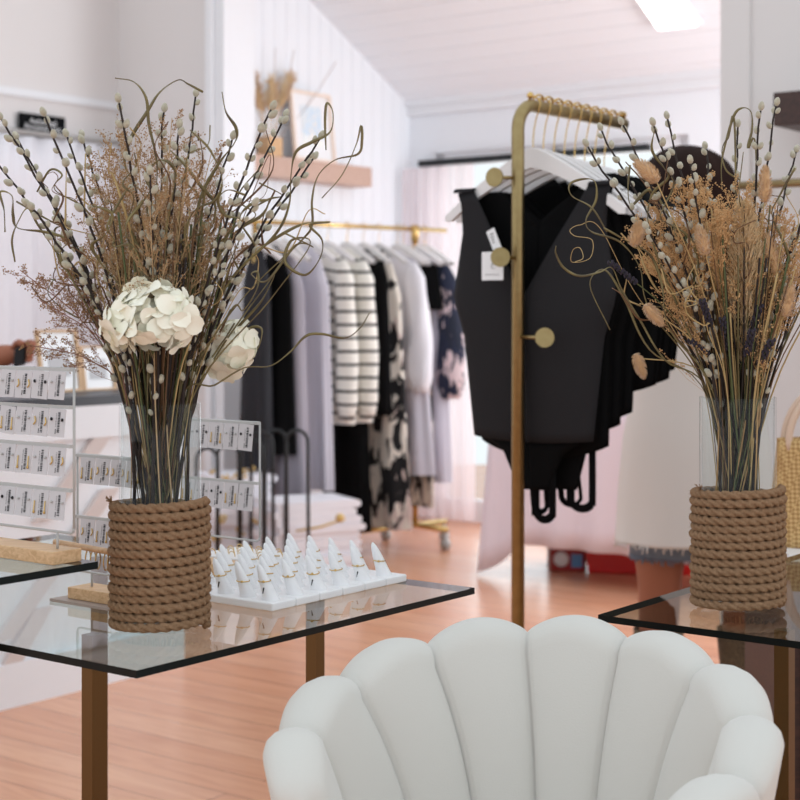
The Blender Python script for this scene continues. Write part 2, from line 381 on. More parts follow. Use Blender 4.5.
# wall shelf, art, dried plume pot (left wall of extension)
def onwall(px, py, off=0.0):
    k = (px-400)/F; a = (A.x+NL.x*off); b = (A.y+NL.y*off)   # point A+NL*off - D1*t
    t = (a-k*b)/(D1.x-k*D1.y); p = Vector((a, b, 0))-D1*t; p.z = zat(py, p.y); return p
s0 = onwall(240, 179, .14); s1 = onwall(372, 182, .14)
s0.z = s1.z = (s0.z+s1.z)/2
sh = tag(put('floating_shelf', MB().frame_box(s0, s1-s0, -NL*.14, UP*.105), M_shelfw, smooth=False, bevel=.004), 'pale timber floating shelf on the white boarded wall above the clothes rack', 'shelf')
ztop = s0.z+.105
fc = onwall(311, 160, .07); fc.z = ztop
fr = root('framed_print', fc, 'pale wood framed abstract print leaning on the timber floating shelf', 'picture')
def tilt(a, h, off=0): return fc+D1*a+UP*(h+.002)+NL*(-.04*h/.35+.02+off)
def tbox(mb, a0, a1, h0, h1, th, off=0):
    o = tilt(a0, h0, off); return mb.frame_box(o, D1*(a1-a0), NL*th, tilt(a0, h1, off)-o)
fm = MB()
for q in ((-.16, .16, 0, .014), (-.16, .16, .35, .364), (-.16, -.146, .014, .35), (.146, .16, .014, .35)): tbox(fm, *q, .02)
put('frame', fm, mat('pale_frame', (240, 220, 204), .5), fr, smooth=False)
put('mount', tbox(MB(), -.146, .146, .014, .35, .006), M_cer, fr, smooth=False)
M_art = blotch_mat('abstract_art', (200, 214, 226), [(0, (206, 222, 236)), (.3, (240, 228, 216)), (.55, (222, 230, 236)), (.8, (242, 242, 238))], 12)
put('print', tbox(MB(), -.08, .08, .08, .29, .008), M_art, fr, smooth=False)
pc = onwall(270, 160, .07); pc.z = ztop
pv = root('wooden_plant_pot', pc, 'square wooden pot on the timber shelf holding dried plumes', 'pot')
put('pot', MB().frame_box(pc-D1*.05-NL*.04, D1*.1, NL*.08, UP*.1), M_pine, pv, smooth=False)
for i in range(7):
    tip = pc+D1*(-.20+.068*i+random.uniform(-.02, .02))+UP*(.38+.08*random.random())+NL*random.uniform(-.03, .04)
    mb = MB(); path = crom([pc+UP*.05+D1*(i-3)*.008, lerp(pc+UP*.1, tip, .5)+UP*.03, tip], 5)
    mb.tube(path, .002, 5)
    for j in range(90):
        t = random.uniform(.45, 1); p = lerp(pc+UP*.1, tip, t); q = p+Vector((random.uniform(-1, 1), random.uniform(-1, 1), random.uniform(.2, 1.6)))*.036
        mb.tube([p, q], [.004, .001], 3, cap=False)
    tag(put('pampas_plume', mb, M_plume if i % 2 else M_tail, None), 'dried %s plume in the wooden pot, %s from the left' % ('cream' if i % 2 else 'tan', ['first', 'second', 'third', 'fourth', 'fifth', 'sixth', 'seventh'][i]), 'plant', 'dried plumes in the wooden pot')
for i, (px, py) in enumerate(((242, 62), (275, 48), (294, 50), (336, 62))):
    tip = onwall(px, py, .07); mb = MB(); mb.tube(crom([pc+UP*.06, lerp(pc, tip, .5)+D1*.01, tip], 6), .0022, 5)
    tag(put('bare_twig', mb, mat('pale_twig', (188, 172, 164), .8)), 'thin bare twig in the wooden pot, %s' % ['leaning furthest left', 'upright and left of the next', 'upright nearest the middle', 'leaning far right over the print'][i], 'plant', 'bare twigs in the wooden pot')

# ------------------------------------------------------------------ counter with diagonal strips
c0 = G(0, 709); c1 = G(180, 663.5); cd = (c1-c0).normalized(); cn = Vector((cd.y, -cd.x, 0)); cb = c0-cd*1.6; CLn = (c1-c0).length+1.6
ct = root('shop_counter', c0, 'white panelled sales counter with a black top along the left', 'counter')
put('body', MB().frame_box(cb-cn*.0, cd*CLn, -cn*.55, UP*.87), M_white, ct, smooth=False)
put('countertop', MB().frame_box(cb+cn*.02-cd*.02+UP*.87, cd*(CLn+.04), -cn*.6, UP*.03), mat('counter_black', (52, 56, 64), .4), ct, smooth=False)
mb = MB()
for z0, z1 in ((.0, .13), (.77, .87)): mb.frame_box(cb+UP*z0, cd*CLn, cn*.02, UP*(z1-z0))
for s_ in (.0, 1.0, CLn-.1): mb.frame_box(cb+cd*s_+UP*.13, cd*.09, cn*.02, UP*.64)
put('frame_rails', mb, M_white, ct, smooth=False)
def onctr(px, py):
    k = (px-400)/F; t = (k*c0.y-c0.x)/(cd.x-k*cd.y); p = c0+cd*t; p.z = zat(py, p.y); return p
for (a, b) in (((111, 420), (40, 520)), ((108, 488), (0, 640)), ((40, 607), (-8, 694))):
    p, q = onctr(*a), onctr(*b); w_ = cd*.035
    put('diagonal_strip', MB().prism([p-w_, p+w_, q+w_, q-w_][::-1], cn*.018), mat('strip_tone', (214, 202, 198), .6), ct, smooth=False)  # thin slanted strips, greyer than the counter front
# framed signs on the counter
for i, (x0, x1, y0, d, lab) in enumerate(((40, 76, 330, 4.95, 'gold rimmed frame standing on the counter nearest the hand'), (82, 112, 346, 5.1, 'narrow gold rimmed frame on the counter behind the large bouquet'))):
    bz = .902; p = W(x0, 0, d); p.z = bz; q = p+cd*((x1-x0)/F*d*1.5); h = zat(y0, d)-bz; ln = (q-p).length
    r_ = root('standing_frame', p, lab, 'picture', 'gold frames on the counter')
    mb = MB(); e1 = (q-p).normalized(); tl = UP*h-cn*h*.15
    for o_, a_, c_ in ((p, e1*ln, tl*.04), (p+tl*.96, e1*ln, tl*.04), (p+tl*.04, e1*.012, tl*.92), (q-e1*.012+tl*.04, e1*.012, tl*.92)): mb.frame_box(o_, a_, cn*.012, c_)
    put('frame', mb, M_pine, r_, smooth=False)
    put('sheet', MB().frame_box(p+e1*.01+tl*.03, e1*(ln-.02), cn*.005, tl*.93), M_cer, r_, smooth=False)
    put('print', MB().frame_box(p+e1*ln*.25+tl*.25, e1*ln*.5, cn*.007, tl*.45), mat('print_grey', (206, 204, 206), .7), r_, smooth=False)

# ------------------------------------------------------------------ tables
T1 = G(136.5, 670.6, .75)
def t1(a, b, z=.75): p = T1+D1*a+D2*b; p.z = z; return p
def glass_table(corner, la, lb, sb, ztop, label, legs, name='glass_table', leg_w=.02, mt=(M_brassd, M_brassd)):
    r_ = root(name, Vector((corner.x, corner.y, 0)), label, 'table', 'glass display tables')
    mb = MB(); o = Vector((corner.x, corner.y, ztop-.009)); b_ = D2*(lb*sb); n = len(mb.f); mb.frame_box(o, D1*la, b_, UP*.009)
    mb.mi = [0, 0, 1, 1, 1, 1]
    put('tabletop', mb, [M_glass, M_edge], r_, smooth=False)
    for (a, b) in legs:
        p = Vector((corner.x, corner.y, 0))+D1*a+D2*b*sb-D1*leg_w/2-D2*leg_w/2
        put('leg', MB().frame_box(p, D1*leg_w, D2*leg_w, UP*(ztop-.009)), M_brassd, r_, smooth=False)
    for b in (legs[0][1], legs[2][1]):
        a0, a1 = legs[0][0], legs[1][0]; p = Vector((corner.x, corner.y, .06))+D1*(a0+leg_w/2)+D2*(b*sb)-D2*leg_w/2
        put('stretcher', MB().frame_box(p, D1*(a1-a0-leg_w), D2*leg_w, UP*leg_w), M_brassd, r_, smooth=False)
    return r_
glass_table(T1, .67, .93, 1, .75, 'glass topped table on brass legs under the left bouquet and ring display', [(.136, .226), (.575, .226), (.136, .705), (.575, .705)])
T3 = W(98, 561, 1.9)
T3.z = .85
glass_table(T3-D1*.7, .7, .8, 1, .85, 'taller glass table at the left edge carrying the front earring rack', [(.08, .1), (.6, .12), (.08, .7), (.6, .7)])
TR = G(598, 614.7, .75)
glass_table(TR, .67, .95, -1, .75, 'glass topped table on brass legs under the right bouquet', [(.1, .22), (.57, .22), (.1, .75), (.57, .75)])

# ------------------------------------------------------------------ vases
def vase(c, label, first=None):
    r_ = root('rope_vase', c, label, 'vase', 'rope wrapped glass vases')
    ro = .0585; mb = MB(); prof = [(.001, .004), (.049, .004), (.0515, .008), (.0515, .288), (.0495, .2885), (.0485, .286), (.0485, .012), (.001, .012)]
    mb.lathe(c, prof, 40); put('glass', mb, M_vase, r_)
    mb = MB(); turns = 14; rr = .0056; pitch = .0112; per = 240; n = 18; rows = []
    for k in range(turns*per+1):
        a = 2*PI*k/per; z = .0062+pitch*k/per; rad = ro+.0008*math.sin(k*.013)+.0005*math.sin(k*.041)
        z += .0006*math.sin(k*.021+1); s_ = ro*a
        cx = Vector((math.cos(a), math.sin(a), 0)); row = []
        for j in range(n):
            ph = 2*PI*j/n; lob = .50+.66*abs(math.cos(1.5*ph+PI*s_/.0135))**.6; lob += random.uniform(-.04, .04)
            row.append(c+cx*(rad+rr*lob*math.cos(ph))+UP*(z+rr*lob*math.sin(ph)))
        rows.append(row)
    mb.grid(rows, True); mb.face(range(n)[::-1]); mb.face([len(mb.v)-n+j for j in range(n)])
    for _ in range(900):
        a = random.uniform(0, 2*PI); z = random.uniform(.002, turns*pitch+.008); p = c+Vector((math.cos(a), math.sin(a), 0))*(ro+rr)+UP*z
        q = p+Vector((math.cos(a+random.uniform(-1, 1)), math.sin(a+random.uniform(-1, 1)), random.uniform(-.8, .8)))*random.uniform(.001, .004)
        mb.tube([p, q], .00012, 3, cap=False)
    a = 3.6
    for q in range(14):
        p = c+Vector((math.cos(a), math.sin(a), 0))*(ro+.004)+UP*(turns*pitch+.008); mb.tube([p, p+Vector((random.uniform(-1, .2), random.uniform(-.6, .2), random.uniform(-.3, 1)))*.009], .0006, 3)
    put('rope_wrap', mb, M_rope, r_)
    return r_
VL = G(160, 630, .75); VL.z = .7505
VR = G(738, 609, .75); VR.z = .7505
vase(VL, 'rope wrapped glass vase on the left table beside the ring display')
vase(VR, 'rope wrapped glass vase on the right table in front of the shopper')

# ------------------------------------------------------------------ bouquets
ORD = ['first', 'second', 'third', 'fourth', 'fifth', 'sixth', 'seventh', 'eighth', 'ninth', 'tenth', 'eleventh', 'twelfth', 'thirteenth', 'fourteenth', 'fifteenth', 'sixteenth', 'seventeenth', 'eighteenth', 'nineteenth', 'twentieth', 'twenty first', 'twenty second', 'twenty third', 'twenty fourth']
cat_mesh = None
def catkin_mesh():
    global cat_mesh
    if cat_mesh is None:
        mb = MB(); prof = [(.0004, 0), (.0028, .0015), (.0043, .0045), (.0042, .0078), (.0027, .0112), (.0004, .0128)]
        mb.lathe((0, 0, 0), prof, 8); cat_mesh = bpy.data.meshes.new('catkin'); cat_mesh.from_pydata(mb.v, [], mb.f); cat_mesh.materials.append(M_bud)
        cat_mesh.polygons.foreach_set('use_smooth', [True]*len(cat_mesh.polygons))
    return cat_mesh
def stem_path(V, tip, mid=None, seedoff=0, low=.02):
    """from inside the vase through the neck to the tip"""
    dv = Vector((tip.x-V.x, tip.y-V.y, 0)); L = max(dv.length, .01); u_ = dv/L
    neck = V+u_*min(.040, .14*L+.012)+UP*.285+Vector((random.uniform(-.012, .012), random.uniform(-.025, .025), 0))
    n2 = Vector((neck.x-V.x, neck.y-V.y, 0))
    if n2.length > .043: neck -= n2*(1-.043/n2.length)
    ab = random.uniform(0, 2*PI); rb = .043*random.random()**.5; bot = V+UP*(low+random.uniform(0, .01))+Vector((math.cos(ab)*rb, math.sin(ab)*rb, 0))
    pts = [bot, neck]
    if mid is not None: pts += mid
    else:
        m_ = lerp(neck, tip, .45); m_ += UP*(.04*L/.3)-u_*.01; pts.append(m_)
    pts.append(tip); return pts
def willow(V, tip, label, grp, frac=.55, dens=.0145, start=None):
    pts = crom(stem_path(V, tip), 10); pts = [p+Vector((random.uniform(-1, 1), 0, random.uniform(-1, 1)))*.0014 for p in pts]; mb = MB(); n = len(pts); mb.tube(pts, [lerp(.0026, .0013, i/n) for i in range(n)], 6)
    o = put('willow_branch', mb, M_stem); tag(o, label, 'plant', grp); loc = o.location
    acc = [0]
    for a, b in zip(pts, pts[1:]): acc.append(acc[-1]+(b-a).length)
    T = acc[-1]; s_ = T*(1-frac)+random.uniform(0, .01); side = 0; m_ = catkin_mesh()
    while s_ < T-.001:
        k = max(i for i in range(n) if acc[i] <= s_); p = lerp(pts[k], pts[min(k+1, n-1)], .5); t = (pts[min(k+1, n-1)]-pts[max(k-1, 0)]).normalized()
        side += 1; ang = side*2.4+random.uniform(-.4, .4); o1 = t.orthogonal().normalized(); o2 = t.cross(o1); out = o1*math.cos(ang)+o2*math.sin(ang)
        d_ = (t*.9+out*.5).normalized(); c = bpy.data.objects.new('catkin', m_); COL.objects.link(c); c.parent = o
        q = d_.to_track_quat('Z', 'Y'); sc = random.uniform(.7, 1.12)
        c.matrix_local = Matrix.Translation(p+out*.0015-loc) @ q.to_matrix().to_4x4() @ Matrix.Scale(sc, 4)
        s_ += dens*random.uniform(.75, 1.3)
    c = bpy.data.objects.new('catkin', m_); COL.objects.link(c); c.parent = o
    c.matrix_local = Matrix.Translation(pts[-1]-loc) @ (pts[-1]-pts[-2]).normalized().to_track_quat('Z', 'Y').to_matrix().to_4x4()
    return o
def willows(V, tips, where, grp):
    tips = sorted(tips)
    for i, (px, py, dd) in enumerate(tips):
        tip = W(px, py, V.y+dd)
        hgt = 'tall' if py < 140 else 'shorter'
        willow(V, tip, '%s catkin branch in the %s bouquet, tip %s from the left' % (hgt, where, ORD[i]), grp)
willows(VL, [(-6, 158, .05), (3, 120, -.05), (18, 140, .08), (45, 116, -.08), (68, 138, .04), (82, 137, .1), (120, 103, -.1), (163, 112, .02), (180, 128, -.06), (196, 97, .07), (232, 140, -.03), (270, 110, -.09), (284, 118, .1), (320, 138, .0), (313, 160, .08), (150, 175, -.1), (252, 205, -.09), (30, 205, -.08)], 'left', 'catkin branches in the left vase')
willows(VR, [(587, 147, .0), (601, 131, .07), (624, 126, -.05), (655, 126, -.08), (668, 119, .06), (690, 165, -.1), (706, 150, .1), (737, 128, .05), (760, 110, -.06), (776, 106, .0), (795, 153, .08), (812, 190, -.04), (830, 150, .02), (648, 230, -.1)], 'right', 'catkin branches in the right vase')

def ribbon(mb, pts, w=.0028, thin=.0007):
    pts = crom(pts, 7); n = len(pts); i0 = len(mb.v)
    tw0 = random.uniform(0, 3); tws = random.choice((-1, 1))*random.uniform(.05, .16)
    for k, p in enumerate(pts):
        t = (pts[min(k+1, n-1)]-pts[max(k-1, 0)]).normalized(); view = Vector((0, -1, 0)); s_ = t.cross(view)
        if s_.length < .05: s_ = Vector((1, 0, 0))
        s_ = s_.normalized(); f = t.cross(s_); a = tw0+tws*k*1.4; ww = w*(.35+.65*math.sin(PI*min(1, .15+.85*(1-k/n)))); aa = a
        ax = s_*math.cos(aa)+f*math.sin(aa); ay = t.cross(ax)
        for c_, d_ in ((1, 0), (0, 1), (-1, 0), (0, -1)): mb.v.append(p+ax*c_*ww*.5+ay*d_*thin)
    for k in range(n-1):
        for j in range(4): a = i0+k*4+j; b = i0+k*4+(j+1) % 4; mb.face((a, b, b+4, a+4))
    mb.face([i0+j for j in range(4)][::-1]); mb.face([i0+(n-1)*4+j for j in range(4)])
def grasses(V, traces, where, grp, nrand, box):
    items = []
    for tr, dd in traces:
        pts = [W(px, py, V.y+lerp(dd, dd*.4, i/len(tr))) for i, (px, py) in enumerate(tr)][::-1]
        first = pts[0]; uu = Vector((first.x-V.x, first.y-V.y, 0)); L = max(uu.length, .01)
        base = [V-uu/L*.015+UP*.03, V+uu/L*min(.04, .6*L)+UP*.285]
        if first.z < V.z+.33: base = base[:2]; pts = pts[1:]
        items.append((tr[0][0], base+pts, True))
    for i in range(nrand):
        ex = lerp(box[0], box[1], (i+.5)/nrand)+random.uniform(-14, 14); ey = random.uniform(box[2], box[3]); dd = random.uniform(-.1, .1)
        tip = W(ex, ey, V.y+dd); p = stem_path(V, tip); m_ = p[2]
        # curls at the end
        n_ = random.randint(5, 9); pts = p[:3]; r0_ = random.uniform(.012, .028); a0 = random.uniform(0, 6.28); sg_ = random.choice((-1, 1))
        for q in range(n_):
            t = (q+1)/n_; cpt = lerp(m_, tip, t); a = a0+sg_*q*random.uniform(1.0, 1.7); rr = r0_*(.35+.65*t); pts.append(cpt+Vector((math.cos(a)*rr, random.uniform(-.01, .01), math.sin(a)*rr)))
        items.append((ex, pts, False))
    items.sort(key=lambda a: a[0])
    for i, (x, pts, wide) in enumerate(items):
        mb = MB(); ribbon(mb, pts, (random.uniform(.0034, .0048) if x >= 0 and wide else random.uniform(.0018, .0036)))
        tag(put('curly_grass_blade', mb, M_olive if wide else random.choice([M_olive, M_olive, M_bstem, M_olive, M_bstem, M_straw]), smooth=True), 'curling dried grass blade in the %s bouquet, tip number %d counted from the left' % (where, i+1), 'plant', grp)
TL = [([(115, 78), (134, 82), (146, 98), (149, 125), (157, 165), (155, 220), (160, 330)], -.06),
      ([(203, 92), (188, 84), (178, 80), (160, 92), (147, 112), (130, 140), (125, 165), (140, 190), (152, 215), (150, 260)], -.03),
      ([(222, 92), (226, 112), (236, 128), (235, 142), (218, 165), (200, 200), (190, 260)], -.05),
      ([(326, 150), (325, 120), (327, 103), (333, 113), (330, 132), (312, 142), (296, 152), (291, 175), (289, 205), (275, 235), (235, 275), (195, 340)], -.02),
      ([(322, 198), (342, 175), (356, 145), (361, 126), (362, 140), (358, 154), (335, 160), (318, 176), (312, 200), (312, 225), (300, 242), (250, 290), (205, 350)], -.08),
      ([(318, 222), (300, 225), (270, 242), (240, 268), (215, 305), (190, 360)], .04),
      ([(370, 312), (360, 328), (345, 338), (322, 334), (306, 336), (290, 352), (270, 366), (244, 368), (215, 385), (190, 400)], -.07),
      ([(238, 345), (250, 328), (262, 330), (255, 352), (232, 356), (226, 342), (240, 325), (262, 300), (270, 280)], .06),
      ([(5, 232), (4, 210), (0, 192), (12, 196), (13, 215), (18, 228), (45, 232), (68, 240), (60, 255), (75, 285), (110, 350)], -.05),
      ([(15, 262), (12, 240), (18, 222), (28, 208), (38, 225), (62, 262), (95, 320)], .03),
      ([(37, 192), (50, 170), (62, 175), (55, 190), (90, 215), (110, 280)], .08),
      ([(330, 222), (310, 225), (322, 240), (320, 258), (305, 275), (285, 262), (292, 240), (310, 245), (270, 300)], -.1)]
TL += [([(190, 130), (210, 150), (222, 180), (215, 200), (195, 210), (185, 235), (190, 270)], -.1), ([(170, 150), (185, 165), (200, 185), (215, 205), (210, 230), (190, 240), (180, 270)], -.06), ([(245, 195), (228, 190), (218, 200), (225, 215), (240, 220), (225, 240), (200, 300)], -.09), ([(255, 245), (240, 220), (250, 205), (268, 200), (262, 215), (235, 235), (205, 290)], -.04), ([(130, 250), (126, 225), (140, 205), (150, 190), (146, 175), (160, 160), (175, 170), (172, 200), (165, 250)], -.11), ([(92, 205), (112, 214), (105, 235), (92, 245), (100, 262), (125, 300)], -.1)]
TRt = [([(556, 246), (556, 254), (564, 268), (580, 276), (600, 272), (612, 268), (622, 290), (640, 320), (665, 360)], -.08),
       ([(607, 232), (592, 208), (572, 196), (570, 184), (584, 179), (595, 182), (596, 200), (586, 220), (592, 232), (620, 242), (640, 268), (650, 310)], -.04),
       ([(604, 228), (625, 240), (650, 255), (662, 285), (670, 330), (690, 380)], -.09),
       ([(722, 190), (722, 160), (733, 118), (742, 108), (751, 112), (752, 130), (748, 148), (756, 158)], .05),
       ([(740, 180), (726, 170), (722, 150), (728, 138), (735, 134)], -.03),
       ([(795, 168), (780, 195), (772, 215), (785, 245), (788, 268), (770, 300)], -.06),
       ([(655, 128), (652, 150), (664, 168), (668, 178), (650, 200), (655, 250)], -.1),
       ([(630, 165), (628, 190), (632, 205), (650, 190), (668, 215), (690, 260)], .02),
       ([(610, 330), (590, 285), (605, 270), (625, 300), (650, 350)], .0)]
grasses(VL, TL, 'left', 'curling grass blades in the left vase', 38, (25, 300, 120, 300))
grasses(VR, TRt, 'right', 'curling grass blades in the right vase', 28, (600, 830, 160, 300))

def spray(V, tip, L, m, name, label, grp, n=26, dots=1.0, spread=.8, dr=.0011):
    """airy seed head: main stem, side twigs, dots"""
    path = crom(stem_path(V, tip), 8); mb = MB(); md_ = MB(); N = len(path); mb.tube(path, [lerp(.0011, .0005, i/N) for i in range(N)], 4)
    acc = [0]
    for a, b in zip(path, path[1:]): acc.append(acc[-1]+(b-a).length)
    T = acc[-1]
    for q in range(n):
        s_ = T-L*(1-q/n*.98)-0.0; k = max([i for i in range(N) if acc[i] <= max(s_, 0)]); p = path[k]; t = (path[min(k+1, N-1)]-path[max(k-1, 0)]).normalized()
        a = random.uniform(0, 6.28); o1 = t.orthogonal().normalized(); o2 = t.cross(o1); out = o1*math.cos(a)+o2*math.sin(a); fall = 1-.55*q/n
        d_ = (t*random.uniform(.7, 1.1)+out*spread*random.uniform(.5, 1)).normalized(); ln = L*.42*fall*random.uniform(.6, 1.1); e_ = p+d_*ln
        mid_ = lerp(p, e_, .5)+out*ln*.06; mb.tube([p, mid_, e_], .0003, 3, cap=False)
        for w_ in range(7):
            f = random.uniform(.3, 1); b0 = lerp(p, e_, f); dd_ = (d_+Vector((random.uniform(-1, 1), random.uniform(-1, 1), random.uniform(-.6, 1)))*.8).normalized(); b1 = b0+dd_*ln*.33*random.uniform(.4, 1.1)
            mb.tube([b0, b1], .00022, 3, cap=False)
            for z_ in range(int(4*dots)):
                md_.octa(lerp(b0, b1, random.uniform(.35, 1))+Vector((random.uniform(-1, 1), random.uniform(-1, 1), random.uniform(-1, 1)))*.0032, dr*random.uniform(.6, 1.2))
    k = len(mb.v); mb.v += md_.v; mb.f += [tuple(i+k for i in f) for f in md_.f]; mb.mi += [1]*len(md_.f)
    tag(put(name, mb, [m, M_dot2 if m is M_haze2 else M_dot], smooth=False), label, 'plant', grp)
SPL = [(60, 268, .0, M_haze3), (88, 215, -.05, M_haze), (112, 178, .05, M_haze), (135, 135, -.06, M_haze), (150, 162, .07, M_haze), (172, 118, .0, M_haze), (188, 165, -.08, M_haze), (205, 190, .06, M_haze), (222, 215, -.02, M_haze), (105, 250, .09, M_haze), (40, 300, -.04, M_haze3), (150, 205, -.1, M_haze), (178, 215, .0, M_haze), (30, 345, .0, M_haze3), (240, 240, .05, M_haze), (125, 215, .0, M_haze), (98, 150, .08, M_haze), (212, 150, .07, M_haze), (70, 235, .05, M_haze), (20, 270, .02, M_haze3), (118, 130, .0, M_haze), (165, 150, .1, M_haze)]
for i, (px, py, dd, m_) in enumerate(sorted(SPL, key=lambda a: a[0])):
    big = m_ is M_haze
    spray(VL, W(px, py, VL.y+dd), .2 if big else .12, m_, 'seed_spray', '%s dried seed spray in the left bouquet, tip %s from the left' % ('tan' if big else 'sparse rosy', ORD[i]), 'seed sprays in the left vase', n=36 if big else 22)
SPR = [(640, 235, -.03), (660, 205, .05), (680, 190, -.06), (700, 180, .03), (715, 205, -.09), (690, 225, .0), (740, 195, -.05), (758, 205, .06), (775, 215, -.03), (792, 230, .05), (655, 260, .08), (770, 260, .0), (725, 240, .06), (806, 250, -.05)]
for i, (px, py, dd) in enumerate(sorted(SPR)):
    spray(VR, W(px, py, VR.y+dd), .2, M_haze2, 'seed_spray', 'dense golden seed spray in the right bouquet, tip %s from the left' % ORD[i], 'seed sprays in the right vase', n=44, dots=1.6, spread=.6, dr=.0012)

def loose_stems(V, label, n, cols, rtop, ztop, grp):
    mb = MB()
    for i in range(n):
        mb.cur = random.randrange(len(cols)); a = random.uniform(0, 6.28); b = a+PI+random.uniform(-1.2, 1.2); r0_ = random.uniform(.02, .045); r1_ = random.uniform(.01, .043)
        p0 = V+Vector((math.cos(a)*r0_, math.sin(a)*r0_, .016)); p1 = V+Vector((math.cos(b)*r1_, math.sin(b)*r1_, .286)); p2 = V+Vector((math.cos(b)*(r1_*rtop), math.sin(b)*(r1_*rtop*.8), ztop*random.uniform(.75, 1.1)))
        mb.tube(crom([p0, p1, p2], 5), random.uniform(.0006, .0016), 4)
    o = put('loose_stems', mb, cols); return tag(o, label, 'plant', None, 'stuff')
loose_stems(VL, 'tangle of thin brown, green and straw stems filling the left glass vase', 150, [M_stem, M_bstem, M_green, M_olive, M_straw, M_stem], 2.4, .50, None)
loose_stems(VR, 'tangle of thin brown, green and straw stems filling the right glass vase', 150, [M_stem, M_bstem, M_green, M_olive, M_straw, M_stem], 2.6, .50, None)

# hydrangea heads
def hydrangea(V, c, R, n, label, squash=(1, .8, .62)):
    r_ = root('hydrangea', V+UP*.02, label, 'flower', 'cream hydrangea heads')
    p = stem_path(V, c); put('stem', MB().tube(crom(p, 6), .0022, 6), M_green, r_)
    mb = MB(); ga = PI*(3-5**.5)
    for i in range(n):
        y = 1-1.75*(i+.5)/n; rr = math.sqrt(max(0, 1-y*y)); a = ga*i; d_ = Vector((math.cos(a)*rr, math.sin(a)*rr, y))
        cc = c+Vector((d_.x*R*squash[0], d_.y*R*squash[1], d_.z*R*squash[2]))*random.uniform(.72, 1.14)
        nn = (d_+Vector((random.uniform(-.55, .55), random.uniform(-.55, .55), random.uniform(-.55, .55)))).normalized(); o1 = nn.orthogonal().normalized(); o2 = nn.cross(o1); s_ = random.uniform(.0165, .0215); rt = random.uniform(0, 1.5)
        for k in range(4):
            b = rt+k*PI/2; ax = o1*math.cos(b)+o2*math.sin(b); ay = o2*math.cos(b)-o1*math.sin(b); rows = []
            for u_ in range(5):
                t = u_/4; wdt = math.sin(PI*(.12+.8*t))**.7*.62; cup = .14*math.sin(PI*t*.9)-.10*t*t+.16*(k % 2)*t
                rows.append([cc+ax*s_*t*1.15+ay*s_*wdt*q+nn*s_*(cup+.07*q*q)+nn*.001*k for q in (-1, -.5, 0, .5, 1)])
            mb.grid(rows)
        mb.octa(cc+nn*.001, .0013)
    put('petals', mb, M_petal, r_)
hydrangea(VL, W(148, 320, VL.y-.085),     .047, 44, 'large cream hydrangea head at the front of the left bouquet', (1, .7, .72))
hydrangea(VL, W(229, 350, VL.y+.05), .03, 16, 'smaller cream hydrangea head at the right side of the left bouquet', (1, .8, 1.1))
# bunny tails, lavender, pampas in right vase
BT = [((640, 165), (655, 178), .014), ((639, 228), (634, 242), .013), ((765, 172), (765, 198), .011), ((768, 240), (774, 268), .012), ((700, 232), (705, 250), .010), ((658, 320), (648, 308), .010), ((790, 290), (786, 312), .012), ((642, 372), (637, 358), .009)]
for i, (tp, bs, r_) in enumerate(BT):
    dd = -.1+.02*(i % 4); a, b = W(tp[0], tp[1], VR.y+dd), W(bs[0], bs[1], VR.y+dd); ax = (a-b).normalized(); b2 = b-ax*.012
    ro_ = root('bunny_tail_grass', VR+UP*.03, 'fluffy tan bunny tail head in the right bouquet, %s' % ['lying sideways beside the white hangers', 'pointing up in front of the black clothes', 'tallest one near the brass rail', 'at the upper right among the golden seed', 'in the middle of the golden seed', 'on the left above the dark lavender', 'at the far right edge', 'drooping low over the white skirt'][i], 'plant', 'bunny tail grasses in the right vase')
    p = stem_path(VR, b)
    put('stem', MB().tube(crom(p, 6), .0009, 5), M_straw, ro_)
    q = ax.to_track_quat('Z', 'Y').to_matrix(); mb = MB(); mid = (a+b)/2; L_ = (a-b).length/2+.006; mb.ell(mid, r_*.6, r_*.6, L_, 12, 10, rot=q, jit=.06)
    for k in range(420):
        th = math.acos(random.uniform(-1, 1)); ph = random.uniform(0, 6.28); d_ = Vector((math.sin(th)*math.cos(ph), math.sin(th)*math.sin(ph), math.cos(th))); s_ = q @ Vector((d_.x*r_*.6, d_.y*r_*.6, d_.z*L_)); e_ = s_+((q @ d_)*.6+ax*.6).normalized()*.005
        mb.tube([mid+s_, mid+e_], [.0005, .0001], 3, cap=False)
    put('seed_head', mb, M_tail, ro_)
for i, (px, py) in enumerate(((702, 300), (722, 318), (735, 300), (752, 330), (760, 306), (690, 340), (772, 340), (610, 262))):
    tip = W(px, py, VR.y-.08+.02*(i % 3)); p = crom(stem_path(VR, tip), 6)
    ro_ = root('lavender_sprig', VR+UP*.03, 'dark purple lavender sprig in the right bouquet, %s' % ORD[i]+' in order of height and side', 'plant', 'lavender sprigs in the right vase')
    ro_['label'] = 'dark purple lavender sprig low in the right bouquet among golden seed'
    put('stem', MB().tube(p, .0008, 4), M_green, ro_); mb = MB(); ax = (p[-1]-p[-4]).normalized()
    for k in range(34):
        t = k/34; a = k*2.4; mb.ell(p[-1]-ax*.05*t+Vector((math.cos(a), math.sin(a), 0))*.0035, .0022, .0022, .0032, 5, 4)
    put('flower_spike', mb, M_lav, ro_)
